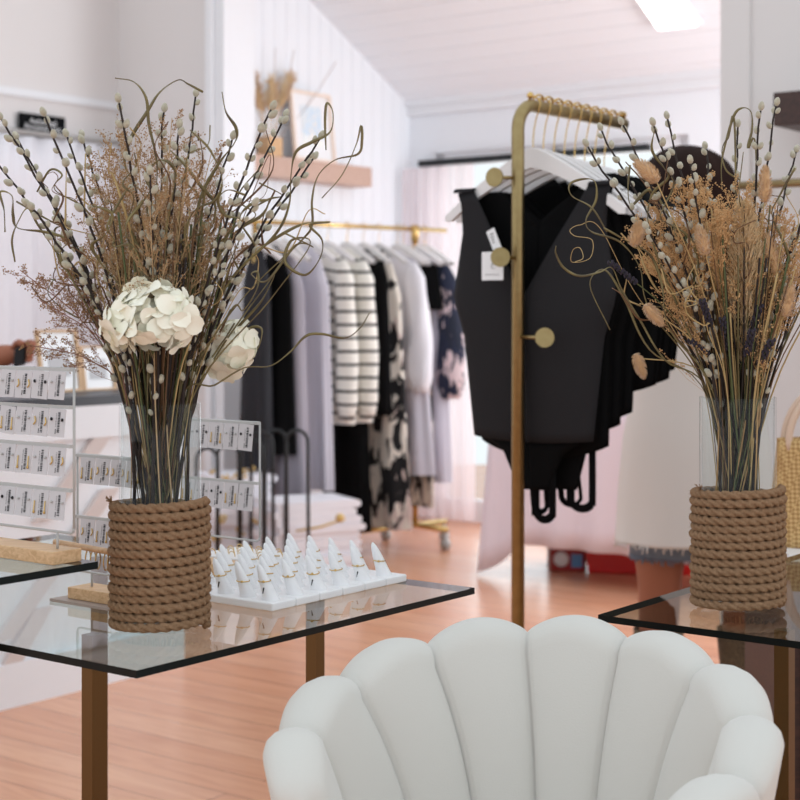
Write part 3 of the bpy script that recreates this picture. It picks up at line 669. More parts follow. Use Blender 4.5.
for i, (px, py, dd, w_) in enumerate(((745, 205, -.06, .022), (722, 215, .05, .018))):
    tip = W(px, py, VR.y+dd); p = crom(stem_path(VR, tip), 10); ro_ = root('pampas_grass', VR+UP*.03, 'cream feathery pampas plume in the right bouquet, %s' % ('larger and in front' if i == 0 else 'slimmer and behind'), 'plant', 'pampas plumes in the right vase')
    put('stem', MB().tube(p, .0028, 8), mat('reed', (222, 192, 140), .6), ro_); mb = MB(); n = len(p)
    for k in range(2600):
        t = random.random(); q = lerp(p[int(n*.45)], p[-1], t); a = random.uniform(0, 6.28); r_ = w_*math.sin(PI*min(.98, .12+.86*t))**.6*random.random()**.5
        b = q+Vector((math.cos(a)*r_, math.sin(a)*r_, 0)); mb.tube([b, b+Vector((math.cos(a)*.006+random.uniform(-.003, .003), math.sin(a)*.006, .010))], [.0005, .0002], 3, cap=False)
    put('plume', mb, M_plume, ro_)
# thin curly tendrils
for i, (V, tr, lab) in enumerate(((VR, [(575, 262), (583, 258), (580, 248), (573, 250), (572, 262), (590, 258), (592, 240), (575, 236), (570, 230), (580, 225), (600, 228), (640, 300)], 'thin pale curling tendril over the black clothes in the right bouquet'),
                                  (VR, [(690, 300), (682, 290), (700, 285), (702, 272), (692, 285), (684, 292), (700, 294), (705, 280), (712, 300), (716, 330)], 'thin pale looping tendril in the middle of the right bouquet'),
                                  (VL, [(48, 188), (42, 180), (52, 172), (58, 178), (52, 190), (62, 196), (80, 205), (110, 260)], 'thin dark looping tendril at the left of the left bouquet'),
                                  (VL, [(205, 240), (210, 230), (235, 205), (262, 198), (268, 180), (262, 170)], 'thin dark tendril arching right of the left bouquet'))):
    pts = [W(x, y, V.y-.09+.01*k) for k, (x, y) in enumerate(tr)][::-1]; mb = MB(); mb.tube(crom([V+UP*.03, V+Vector((pts[0].x-V.x, -.01, 0))*.2+UP*.286]+pts, 8), .0005, 4)
    tag(put('curly_tendril', mb, M_straw if i < 2 else M_bstem), lab, 'plant')

# ------------------------------------------------------------------ chair
def chair():
    C = Vector((.130, 1.70, 0)); yaw = math.radians(-22); a_, b_ = .248, .235
    r_ = root('scallop_chair', C, 'cream velvet tub chair with a scalloped channel back in the foreground', 'chair')
    def plan(ph, R, cz=1.0):
        k = 1.0
        x = (a_+R)*math.sin(ph)*k; y = (b_+R)*math.cos(ph)
        x *= cz; y *= cz
        return C+Vector((x*math.cos(yaw)-y*math.sin(yaw), x*math.sin(yaw)+y*math.cos(yaw), 0))
    def swp(ph, t): return ph*(1-.30*(1-max(0, t)**2.2)*(1-min(1, abs(ph)/2.27)**3))
    HT = [(0, .757), (14.4, .757), (43.3, .743), (72.2, .716), (101, .684), (130, .655)]
    N = 9; per = 26; mb = MB(); rows = []
    for i in range(N*per+1):
        f = i/per; deg = -130+26/.9*f; ph = math.radians(deg); fr_ = f-math.floor(f) if i < N*per else 0
        bul = math.sqrt(max(0, 1-(2*fr_-1)**2)); bul = bul**.8
        ht = pl(HT, abs(deg))+.024*math.sin(PI*fr_)**.75
        bi = .021*bul; bo = .014*bul; T_ = .019; row = []
        z0 = .40; H = ht-z0
        for k in range(15):          # inner side up
            t = k/14; z = z0+H*.93*t*1.0; cz = .82+.18*(t**1.8)
            row.append((plan(swp(ph, t), -T_-bi*(1-.25*t**3), cz), z))
        for k in range(1, 8):        # rounded top
            an = PI*k/8; rad = T_+bi*.75; ctr = plan(ph, 0); pi_ = plan(ph, -math.cos(an)*(T_+(bi*.75 if an < PI/2 else bo)))
            row.append((pi_, z0+H*.93+math.sin(an)*(H*.07)))
        for k in range(13):
            t = 1-k/12; z = z0-.06+(H*.93+.06)*t; cz = .84+.16*(max(0, t)**1.6)
            row.append((plan(swp(ph, t), T_+bo, cz), z))
        rows.append([Vector((p.x, p.y, z)) for p, z in row])
    n = len(rows[0])
    def endcap(r0, r1):
        out = []
        for q in range(1, 7):
            a = PI/2*q/6; row = []
            for k in range(n):
                mid = (r0[k]+r0[n-1-k])/2; tg = (r0[k]-r1[k]).normalized(); row.append(mid+(r0[k]-mid)*math.cos(a)+tg*.022*math.sin(a)-UP*(.02*(1-math.cos(a)) if abs(k-n//2) < 6 else 0))
            out.append(row)
        return out
    rows = endcap(rows[0], rows[1])[::-1]+rows+endcap(rows[-1], rows[-2])
    mb.grid(rows)
    put('backrest', mb, M_velvet, r_)
    mb = MB(); prof = [(.001, 0), (.9, 0), (.97, .02), (1.0, .05), (.97, .085), (.85, .105), (.5, .115), (.001, .118)]; rows = []
    for rr, z in prof: rows.append([plan(math.radians(360*j/48), -.085)*0+C+Vector(((.185*rr)*math.sin(j/48*2*PI), (.2*rr)*math.cos(j/48*2*PI)-.02*rr, z+.335)) for j in range(48)])
    mb.grid(rows, True); put('seat', mb, M_velvet, r_)
    for sx in (-1, 1):
        for sy in (-1, 1): put('leg', MB().tube([C+Vector((sx*.12, sy*.12, .335)), C+Vector((sx*.17, sy*.17, 0))], [.014, .008], 12), M_gold, r_)
chair()

# ------------------------------------------------------------------ front garment rack
P0 = Vector((.257, 3.4, 0)); RZ = zat(103, 3.4)
def rk(t, z=RZ): p = P0+D1*t; p.z = z; return p
rr = root('brass_garment_rack', P0, 'tall brushed brass garment rack with round side pegs behind the chair', 'clothes rack')
pts = [P0+UP*.02, P0+UP*(RZ-.09)]+[P0+D1*(.06*(1-math.cos(a)))+UP*(RZ-.06+.06*math.sin(a)) for a in [PI/2*k/8 for k in range(9)]]+[rk(.2), rk(.47)]
put('post', MB().tube(pts, .0142, 16), M_brass, rr)
put('base', MB().frame_box(P0-D2*.25-D1*.05, D2*.5, D1*.4, UP*.02), M_brass, rr, smooth=False, bevel=.003)
mb = MB()
nw = 10
for k in range(nw):          # wavy hook rest: looping wire along the rail
    t0_ = .055+.041*k; pp = []
    for q in range(15):
        a = PI*q/14; pp.append(rk(t0_+.0205-.0205*math.cos(a)*1.02, RZ+.012+.013*math.sin(a)))
    for sgn in (-1, 1): mb.tube([p+D2*sgn*(.004+.005*math.sin(PI*i/14)) for i, p in enumerate(pp)], .0025, 6)
put('hook_rest', mb, M_gold, rr)
mb = MB(); mb.ell(rk(.05, RZ+.022), .008, .008, .008, 10, 8); mb.ell(rk(.468, RZ+.022), .008, .008, .008, 10, 8); put('stud', mb, M_gold, rr)
for i, (px, py, sgn) in enumerate(((494, 178, 1), (499, 258, 1), (541, 337, -1))):
    # pegs: discs on short stems; first two point left/near, the third points right
    z = zat(py, 3.4); a = P0+UP*z; out = ((px-518)/F*3.4)
    dirv = Vector((out, (-.02, -.05, -.085)[i], 0)); d_ = dirv.normalized(); e_ = a+dirv
    r2 = .0195
    pg = put('peg', MB().tube([a, e_], .0042, 8), M_brass, rr)
    nrm = (d_*(.75, .5, .45)[i]+Vector((0, -.8, 0))).normalized()
    put('peg_disc', MB().tube([e_-nrm*.002, e_+nrm*.002], r2*1.08, 28), M_brass, pg, smooth=False)

def hanger(c, U, ztopp, label, grp, zrail, half=.235, Nn=D1, m=M_hanger, drop=.15, lite=False, name='white_hanger'):
    r_ = root(name, Vector((c.x, c.y, ztopp-drop)), label, 'hanger', grp)
    pts = []; top = []; bot = []; n = 14
    for k in range(-n, n+1):
        s_ = k/n; u_ = s_*half; a = abs(s_); zt = ztopp-drop*(a**1.25)*.95-.0*a; th = lerp(.046, .026, min(1, a*1.4)); 
        if a > .93: th *= .55
        top.append(c+U*u_+UP*(zt-c.z)); bot.append(c+U*u_+UP*(zt-th-c.z))
    mb = MB(); t_ = .007; r1 = [p-Nn*t_ for p in top]; r2 = [p+Nn*t_ for p in top]; r3 = [p+Nn*t_ for p in bot]; r4 = [p-Nn*t_ for p in bot]
    mb.grid([r4, r3, r2, r1, r4]); 
    put('body', mb, m, r_, smooth=False, bevel=0 if lite else .002)
    hp = [c+UP*(ztopp-.01-c.z), c+UP*(ztopp+.02-c.z)]
    zr = zrail+.02; rad = .018; h0 = ztopp+.02
    hp += [c+U*(.006)+UP*(lerp(h0, zr-rad, .5)-c.z), c+U*rad*1.0+UP*(zr-rad-c.z)]
    for k in range(1, 9):
        a = PI*k/8*1.15; hp.append(c+U*rad*math.cos(a)+UP*(zr-rad+rad*math.sin(a)-c.z))
    put('hook', MB().tube(crom(hp, 3), .0016, 6), M_gold, r_)
    return r_
HU = -D2
def half_panels(mb, c, U, Nn, rows, yT, yoff, n=10, lift=0):
    """rows: (z, inner, outer); bulges yT out along Nn"""
    for sgn in (-1, 1):
        g = []
        for (z, a, b, T_) in rows:
            row = []
            for k in range(n+1):
                u_ = lerp(a, b, k/n); s_ = min(1, abs(u_)/max(b, .001)); off = yoff+T_*math.sqrt(max(0, 1-s_**2.4)); p = c+U*(u_*sgn)+Nn*(off*yT); p.z = z+lift*s_**2*max(0, 1-(z-rows[0][0])/.2)
                row.append(p)
            g.append(row if sgn > 0 else row)
        mb.grid(g)
def rows_from(outer, inner, zs, T_):
    return [(z, min(pl(inner, z), pl(outer, z)-.004), pl(outer, z), pl(T_, z)) for z in zs]
def zr_(a, b, n): return [lerp(a, b, k/n) for k in range(n+1)]
tags = MB()
# the front vest: charcoal with deep V
c1_ = rk(.062, 1.5)
hanger(c1_, HU, 1.521, 'white wooden hanger nearest the post, holding the charcoal bodysuit', 'white hangers on the brass rack', RZ)
vs = root('charcoal_bodysuit', Vector((c1_.x, c1_.y, .7)), 'charcoal deep V sleeveless bodysuit hanging nearest the brass post', 'clothing', 'black clothes on the brass rack')
outer = [(.87, .155), (.98, .168), (1.10, .182), (1.19, .212), (1.26, .20), (1.34, .186), (1.40, .192), (1.428, .20)]
innerV = [(.87, 0), (1.19, 0), (1.428, .148)]
Tt = [(.87, .02), (1.0, .03), (1.15, .04), (1.3, .03), (1.44, .012)]
zs = zr_(.87, 1.428, 24)
mb = MB(); half_panels(mb, c1_, HU, D1, rows_from(outer, innerV, zs, Tt), -1, .004, lift=.008)
# strap tops wrapping over the hanger
for sgn in (-1, 1):
    g = []
    for k in range(7):
        a = PI*k/6; z = 1.428+.010*math.sin(a); off = -.016*math.cos(a)
        g.append([Vector((*(c1_+HU*sgn*u_+D1*off).xy, z)) for u_ in (.148, .175, .205)])
    mb.grid(g)
put('front_panel', mb, M_char, vs, solid=.0015)
innerB = [(.87, 0), (1.36, 0), (1.44, .13)]
mb = MB(); half_panels(mb, c1_, HU, D1, rows_from(outer, innerB, zs, Tt), 1, .004, lift=.008); put('back_panel', mb, M_black, vs, solid=.0015)
brief = [(.70, .010), (.76, .04), (.80, .055), (.85, .08), (.872, .12)]
mb = MB(); 
for s_ in (-1, 1): half_panels(mb, c1_, HU, D1, rows_from(brief, [(.7, 0), (.88, 0)], zr_(.765, .872, 8), [(.76, .01), (.872, .018)]), s_, .001)
def loop(mb, c, u0, u1, ztop_, zbot, w_=.009, off=0):
    pts = [c+HU*u0+UP*(ztop_-c.z)]
    um = (u0+u1)/2; hw = (u1-u0)/2
    for k in range(9):
        a = PI+PI*k/8; pts.append(c+HU*(um+hw*math.cos(a))+UP*(zbot+.02+.02*math.sin(a)-c.z)+D1*off)
    pts.append(c+HU*u1+UP*(ztop_-c.z)); mb.tube(crom(pts, 3), w_*.3, 8, flat=2.9)
loop(mb, c1_, .006, .05, .86, .70, .010); loop(mb, c1_, -.004, .03, .80, .715, .008, .01)
put('brief', mb, M_black, vs, solid=.001)
# tags
def swing_tag(c, w_, h_, tx, label, rot=0, lines=None):
    X = (HU*math.cos(rot)+UP*math.sin(rot)); Z = (UP*math.cos(rot)-HU*math.sin(rot))
    r_ = root('swing_tag', c-Z*h_/2, label, 'tag', 'price tags on the charcoal bodysuit')
    put('card', MB().frame_box(c-X*w_/2-Z*h_/2-D1*.0005, X*w_, D1*.001, Z*h_), M_cer, r_, smooth=False)
    mb = MB()
    if lines == 'logo':
        mb.tube([c-Z*h_*.02+X*.002-D1*.0012, c+X*.0-Z*h_*-.12-D1*.0012, c-X*.003-Z*h_*.0-D1*.0012, c+X*.001-Z*h_*.12-D1*.0012, c+X*.006-Z*h_*.05-D1*.0012], .0005, 4)
        for k in range(10): mb.frame_box(c+X*(-w_*.32+k*w_*.066)-Z*h_*.32-D1*.0012, X*w_*.035, D1*.0005, Z*.0016)
    else:
        for k in range(4): mb.frame_box(c-X*w_*.25+Z*(h_*(.25-.12*k))-D1*.0012, X*w_*random.uniform(.25, .5), D1*.0005, Z*.0022)
    put('print', mb, mat('tag_ink', (96, 92, 92), .7), r_, smooth=False)
swing_tag(W(492.5, 266, 3.40), .056, .062, '', 'square white swing tag with small logo on the charcoal bodysuit', 0, 'logo')
swing_tag(W(494, 240, 3.41), .022, .05, '', 'narrow tilted white tag above the square swing tag', .42)
# garments behind
specs = [(.105, 'black bodysuit with looped straps hanging second from the post', .86, .190, True),
         (.150, 'black sleeveless top hanging third from the post', .905, .194, False),
         (.195, 'black sleeveless top hanging fourth from the post', .93, .20, False),
         (.240, 'black short sleeved top hanging fifth from the post', .99, .226, False),
         (.285, 'black top hanging sixth from the post', 1.0, .214, False),
         (.330, 'black top hanging seventh from the post', 1.0, .21, False),
         (.375, 'black top hanging eighth from the post', 1.02, .2, False)]
for i, (t_, lab, zb, hw, br_) in enumerate(specs):
    c = rk(t_, 1.5); hanger(c, HU, 1.521-.003*i, 'white wooden hanger on the brass rack, %s from the post' % ORD[i+1], 'white hangers on the brass rack', RZ)
    zb -= .03; g = root('black_singlet' if not br_ else 'black_bodysuit', Vector((c.x, c.y, zb)), lab, 'clothing', 'black clothes on the brass rack')
    ot = [(zb, hw*.86), (1.10, hw*.9), (1.2, hw*1.06), (1.28, hw*.98), (1.36, hw*.86), (1.43, hw*.80)]
    if i >= 3: ot = [(zb, hw*.9), (1.10, hw*.96), (1.22, hw*1.0), (1.30, hw*1.0), (1.38, hw*.92), (1.44, hw*.72), (1.46, hw*.5)]
    zt = 1.43 if i < 3 else 1.47
    zs = zr_(zb, zt, 20); T_ = [(zb, .012), (1.2, .018), (1.43, .008)]
    inn = [(zb, 0), (1.34 if i < 3 else 1.42, 0), (zt, hw*.55 if i < 3 else .05)]
    mb = MB()
    for s_ in (-1, 1): half_panels(mb, c, HU, D1, rows_from(ot, inn, zs, T_), s_, .009 if i >= 3 else .004, lift=.035)
    put('body', mb, M_black, g, solid=.0015)
    if i >= 3:
        for sg_ in (-1, 1): put('sleeve', MB().tube([Vector((*(c+HU*sg_*u_).xy, z)) for u_, z in ((hw*.8, 1.42), (hw*.98, 1.36), (hw*1.04, 1.28), (hw*1.06, 1.22))], [.02, .035, .04, .043], 10, flat=.4), M_black, g)
    if br_:
        mb = MB(); c = c+HU*.04
        for s_ in (-1, 1): half_panels(mb, c, HU, D1, rows_from([(.72, .03), (.78, .05), (.85, .07), (.862, .1)], [(.7, 0), (.88, 0)], zr_(.765, .862, 7), [(.72, .01), (.87, .01)]), s_, .001)
        loop(mb, c, .03, .085, .86, .725, .010); loop(mb, c, .0, .05, .80, .73, .007, .01); put('brief', mb, M_black, g, solid=.001)

# ------------------------------------------------------------------ rear rack
RD = Vector((.77, .64, 0)).normalized(); RU = Vector((RD.y, -RD.x, 0))
RR = W(415, 0, 7.8); RR.z = 0; RL = RR-RD*.965; ZR = zat(228, 7.7)
def rp(s_, z=None): p = RL+RD*s_; p.z = ZR if z is None else z; return p
def s_for(px, u_):
    k = (px-400)/F; bx = RL.x+RU.x*u_; by = RL.y+RU.y*u_; return (k*by-bx)/(RD.x-k*RD.y)
rk2 = root('gold_clothes_rail', RR, 'gold clothes rail on castors full of garments below the timber shelf', 'clothes rack')
put('rail', MB().tube([rp(-.1), rp(1.17)], .011, 10), M_gold, rk2)
for s_ in (0, .965): put('post', MB().tube([rp(s_, .09), rp(s_, ZR)], .014, 12), M_gold, rk2)
put('collar', MB().tube([rp(.965, ZR-.06), rp(.965, ZR+.02)], .021, 12), M_gold, rk2)
put('base_rail', MB().tube([rp(-.1, .1), rp(1.17, .1)], .014, 10), M_gold, rk2)
for s_ in (0, .965):
    put('foot', MB().tube([rp(s_, .1)-RU*.24, rp(s_, .1)+RU*.24], .014, 10), M_gold, rk2)
for s_, u_ in ((0, .23), (.965, .23), (0, -.23), (.965, -.23), (1.16, 0)):
    p = rp(s_, .028)+RU*u_; put('castor', MB().tube([p-RD*.012, p+RD*.012], .028, 16).tube([p, p+UP*.075], .008, 8), M_whitem, rk2)

def loft(c, Nn, U, rows, n=40, folds=0, famp=0, ph=0):
    """rows: (z, cu, hu, hs, slope, foldw)"""
    g = []; uvs = []
    for (z, cu, hu, hs, slope, fw) in rows:
        row = []
        for j in range(n):
            a = 2*PI*j/n; f = 1+fw*famp*math.cos(folds*a+ph+z*1.5); u_ = cu+hu*math.cos(a)*(1+.15*(f-1)); s_ = hs*math.sin(a)*f+fw*.006*math.sin(9*u_*folds/2+ph)
            p = c+U*u_+Nn*s_; p.z = z-slope*abs(u_); row.append(p)
            uvs.append((a, z))
        g.append(row)
    return g, uvs
def garment(name, label, px_edge, ybot, m, kind='dress', hu=.2, thick=.035, ytop=250, sleeve=None, extra=None, grp='clothes on the rear rail', flare=1.1, folds=6, top_m=None):
    s_ = s_for(px_edge, hu); c = rp(s_, 0); d = c.y; zb = max(.12, zat(ybot, d-.1)); ztop_ = ZR-.11
    r_ = root(name, Vector((c.x, c.y, zb)), label, 'clothing', grp)
    rows = []; zsh = ztop_-.02; nr = 22; ph = random.uniform(0, 6)
    for k in range(nr+1):
        t = k/nr; z = lerp(zb, zsh, t); h = hu*(lerp(flare, .92, min(1, t*1.3)) if t < .85 else lerp(.92, .5, (t-.85)/.15)); sl = .5*max(0, (t-.75)/.25)
        fw = (1-t)*.8+.2; hs = thick*(lerp(1.25, .9, t)) if t < .93 else thick*.5
        rows.append((z, 0, h, hs, sl*.5, fw))
    rows.append((zsh+.02, 0, hu*.3, thick*.3, .0, 0))
    g, uvs = loft(c, RD, RU, rows, 44, folds, .35, ph)
    uvf = None
    if m is M_stripe: uvf = [(u, z/.062) for u, z in uvs]
    mb = MB().grid(g, True); put('body', mb, m, r_, uvf=uvf)
    if sleeve:
        r0_, r1_, ys, off = sleeve; zs_ = zat(ys, d-.12); pts = []; rad = []
        n = 16
        for k in range(n+1):
            t = k/n; z = lerp(zsh-.04, zs_, t); u_ = hu*.80+off*math.sin(PI*min(1, t*1.5)/2)
            rd = lerp(r0_, r1_, t)*(1 if t < .88 else lerp(1, .6, (t-.88)/.12)); 
            if t < .12: rd = lerp(.02, r0_, t/.12)
            pts.append(Vector((*(c+RU*u_-RD*(thick*.5)).xy, z))); rad.append(rd)
        mb = MB(); nseg = 14; uv2 = []
        g = []
        for k, p in enumerate(pts):
            row = []
            for j in range(nseg):
                a = 2*PI*j/nseg; f = 1+.08*math.sin(3*a+k*.7); row.append(p+RU*rad[k]*math.cos(a)*f+RD*rad[k]*.55*math.sin(a)*f-UP*(0)); uv2.append((a, p.z/.062+.3))
            g.append(row)
        mb.grid(g, True); mb.face(range(nseg)[::-1]); mb.face([n*nseg+j for j in range(nseg)])
        put('sleeve', mb, m, r_, uvf=uv2 if m is M_stripe else None)
    hanger(Vector((c.x, c.y, 0)), RU, ZR-.075, extra or ' '.join(('white hanger on the rear rail holding the '+label.split(' hanging')[0]).split()[:16]), 'white hangers on the rear rail', ZR, half=.21, Nn=RD, drop=.1, lite=True)
    return r_
garment('black_trousers', 'long black satin trousers hanging at the left end of the rear rail', 270, 470, M_navy, hu=.11, folds=5)
garment('black_trousers', 'long navy black trousers hanging second on the rear rail', 291, 455, M_black, hu=.13, folds=5)
garment('grey_dress', 'long mauve grey dress hanging third on the rear rail', 305, 500, M_greyc, hu=.17, folds=7)
garment('lilac_dress', 'long pale lilac satin skirt hanging beside the striped jumpers', 330, 490, M_lilac, hu=.17, folds=8)
garment('striped_jumper', 'cream jumper with thin black stripes, the left of two', 352, 424, M_stripe, hu=.19, thick=.05, sleeve=(.06, .075, 420, .03), folds=3, flare=.95)
garment('striped_jumper', 'cream jumper with thin black stripes, the right of two', 372, 422, M_stripe, hu=.19, thick=.05, sleeve=(.06, .075, 418, .03), folds=3, flare=.95)
garment('black_dress', 'long black dress hanging behind the striped jumpers', 366, 575, M_black, hu=.15, folds=6)
garment('black_jacket', 'black long sleeved jacket hanging right of the striped jumpers', 388, 415, M_black, hu=.19, sleeve=(.045, .045, 415, .02), folds=4)
garment('printed_dress', 'long cream and black printed dress hanging right of the black jacket', 402, 530, M_patc, hu=.18, folds=6, flare=1.3, thick=.05)
garment('white_blouse', 'white blouse with puffed sleeve hanging by the rail post', 421, 388, M_whitec, hu=.18, sleeve=(.055, .09, 392, .05), folds=6)
garment('lilac_satin_dress', 'long lilac satin dress hanging below the white blouse', 425, 474, M_lilac, hu=.17, folds=7, flare=1.35, thick=.05)
garment('black_lace_top', 'short black lace top hanging at the rail post', 438, 310, M_black, hu=.18, folds=4)
garment('pale_dress', 'pale lilac dress hanging between black top and navy print', 447, 482, M_lilac, hu=.18, folds=6)
garment('navy_print_blouse', 'navy blouse with blush shapes and full sleeve at the right end of the rear rail', 452, 330, M_patn, hu=.2, sleeve=(.06, .1, 398, .05), folds=5)
garment('blush_printed_scarf', 'narrow blush dress with black print at the right end behind the rail post', 432, 508, M_patc, hu=.12, folds=4, thick=.02)

# ------------------------------------------------------------------ black hoop stands and folded stacks (floor, rear)
hb = G(285, 566); hb.z = 0
for i, (x, yt, d) in enumerate(((207, 448, 6.5), (228, 444, 6.62), (252, 440, 6.45), (262, 432, 6.58), (276, 430, 6.7), (297, 430, 6.5))):
    p = W(x, 0, d); w_ = .05; zt = zat(yt, d); pts = [Vector((p.x-w_, p.y+.02, .0))]
    for k in range(11): a = PI-PI*k/10; pts.append(Vector((p.x+w_*.9*math.cos(a), p.y, zt-w_+w_*math.sin(a))))
    pts.append(Vector((p.x+w_, p.y-.02, 0)))
    tag(put('wire_hoop', MB().tube([pts[0]]+pts[1:], .0075, 8), M_blackm), 'tall black wire hoop on the floor by the folded stacks, %s from the left' % ORD[i], 'stand', 'black wire hoops')
def stack(cx, cy, n, w_, dp, th, labelbase, grp, z0=0.0, rot=.45):
    X = Vector((math.cos(rot), math.sin(rot), 0)); Y = Vector((-math.sin(rot), math.cos(rot), 0)); z = z0
    for i in range(n):
        ww = w_*random.uniform(.94, 1.02); c = Vector((cx, cy, z))+X*random.uniform(-.02, .02)+Y*random.uniform(-.014, .014); g = []
        prof = []
        for k in range(17):
            a = -PI/2+PI*k/16; prof.append((ww/2-th/2+th/2*math.cos(a), th*.5+th*.47*math.sin(a)))
        prof = [(-ww/2, .015*th), (0, 0)]+prof+[(0, th*.98), (-ww/2, th*.97)]
        poly = [c+X*a-Y*dp/2+UP*b for a, b in prof]
        o = put('folded_bag', MB().prism(poly, Y*dp), M_whitec, smooth=False)
        tag(o, '%s, %s from the bottom' % (labelbase, ORD[i]), 'folded cloth', grp); z += th
    return z
s1p = W(306, 0, 6.9)
zt_ = stack(s1p.x, s1p.y, 10, .40, .3, .034, 'white folded item in the right stack by the hoops', 'white folded stack on the right')
s2p = W(232, 0, 7.1)
stack(s2p.x, s2p.y, 12, .30, .3, .036, 'white folded item in the left stack behind the earring rack', 'white folded stack on the left')
for i in range(9):
    p = W(random.choice((215, 240, 258, 285, 330, 345)), 0, 6.6); p = Vector((W([212, 228, 246, 262, 218, 238, 258, 300, 338][i], 0, 6.66).x, 6.62 if i < 7 else 6.55, 0)); p.z = [.42, .40, .36, .3, .22, .17, .12, .16, .1][i]
mb = MB()
for i, (x, y) in enumerate(((214, 474), (226, 478), (240, 472), (252, 468), (246, 492), (236, 500), (222, 520), (214, 540), (240, 532), (254, 520))):
    p = W(x, y, 6.9)
    mb.tube(crom([p+Vector((random.uniform(-.03, .03), random.uniform(-.01, .01), random.uniform(-.02, .02))) for _ in range(6)], 4), .005, 6)
tag(put('gold_ribbon', mb, mat('gold_ribbon', (214, 182, 116), .5, .4)), 'tangled gold ribbon ties on the left folded stack', 'ribbon', None, 'stuff')
mb = MB().tube([W(296, 531, 6.62), W(320, 527, 6.62), W(345, 519, 6.62)], .006, 6).ell(W(340, 518, 6.62), .02, .015, .02, 10, 6)
tag(put('gold_tie', mb, mat('gold_ribbon', (214, 182, 116), .5, .4)), 'thin gold tie around the right folded stack', 'ribbon')

# ------------------------------------------------------------------ clothed table, boxes
tc = G(600, 556); 
tA = Vector((.72, 6.78, 0)); ex = -D2; 
tb = root('display_table', tA, 'low display table hidden under a pale pink cloth behind the clothes', 'table')
put('tabletop', MB().frame_box(tA-ex*.3-D1*.05+UP*.72, ex*1.3, D1*.4, UP*.03), M_pine, tb, smooth=False)
for a, b in ((-.28, 0), (.9, 0), (-.28, .3), (.9, .3)): put('leg', MB().frame_box(tA+ex*a+D1*b, ex*.04, D1*.04, UP*.72), M_whitem, tb, smooth=False)
L0 = tA-ex*.33-D1*.07; ln = 1.36; dp = .44
rows = []; ring = []
per = []
nA = 40; nB = 14
for k in range(nB): per.append((L0+D1*(dp*(1-k/nB)), -ex))
for k in range(nA): per.append((L0+ex*(ln*k/nA), -D1))
for k in range(nB+1): per.append((L0+ex*ln+D1*(dp*k/nB), ex))
mb = MB()
for t in [0, .1, .25, .4, .55, .7, .85, 1]:
    row = []
    for i, (p, n_) in enumerate(per):
        hem = .15
        if i < nB+5: hem = .015+.135*min(1, abs(i-nB)/5)**1.5
        z = lerp(.755, hem, t); wv = .02*math.sin(i*1.1)*t; corner = .09*math.exp(-((i-nB)/3.0)**2)*t
        row.append(Vector((*(p+n_*(.012+wv+.02*t)-(ex-D1*-1)*0+(-ex-D1)*corner*.4).xy, z)))
    rows.append(row)
mb.grid(rows)
mb.grid([[L0+ex*(ln*k/40)+D1*(dp+.012+.02*t*math.sin(k*1.1)+.02*t)+UP*lerp(.755, .05, t) for k in range(41)] for t in (0, .25, .5, .75, 1)])
mb.grid([[L0-Vector((0, 0, 0))+UP*.757, L0+D1*dp+UP*.757], [L0+ex*ln+UP*.757, L0+ex*ln+D1*dp+UP*.757]])
tag(put('tablecloth', mb, M_pinkc, solid=.002), 'pale pink cloth draped to the floor over the rear display table', 'tablecloth')
p = G(588, 573); X_ = Vector((.985, -.17, 0)).normalized(); Y_ = Vector((.17, .985, 0))
bxo = root('red_storage_tub', p, 'red plastic storage tub on the floor under the pink cloth', 'box')
put('tub', MB().prism([p+X_*.0, p+X_*.46, p+X_*.48+UP*.16, p-X_*.02+UP*.16], Y_*.3), M_red, bxo, smooth=False, bevel=.008)
put('lid', MB().frame_box(p-X_*.03-Y_*.015+UP*.155, X_*.52, Y_*.33, UP*.025), M_red, bxo, smooth=False, bevel=.006)
p = G(550, 571)
M_redb = mat('dark_red_print', (160, 30, 30), .5)
bo = root('printed_carton', p, 'small red printed carton with white and blue label left of the red tub', 'box')
put('carton', MB().frame_box(p, X_*.155, Y_*.16, UP*.115), M_redb, bo, smooth=False, bevel=.008)
mb = MB(); mb.lathe((0, 0, 0), [(.001, 0), (.034, 0), (.034, .002), (.001, .002)], 20)
R_ = Matrix((X_, UP, -Y_)).transposed().to_4x4(); R_.translation = p+X_*.05+UP*.055-Y_*.003; mb.v = [R_ @ Vector(v) for v in mb.v]
put('label', mb, M_cer, bo); put('label', MB().frame_box(p+X_*.095+UP*.02-Y_*.004, X_*.05, Y_*.002, UP*.06), mat('blue_print', (90, 140, 190), .5), bo, smooth=False)
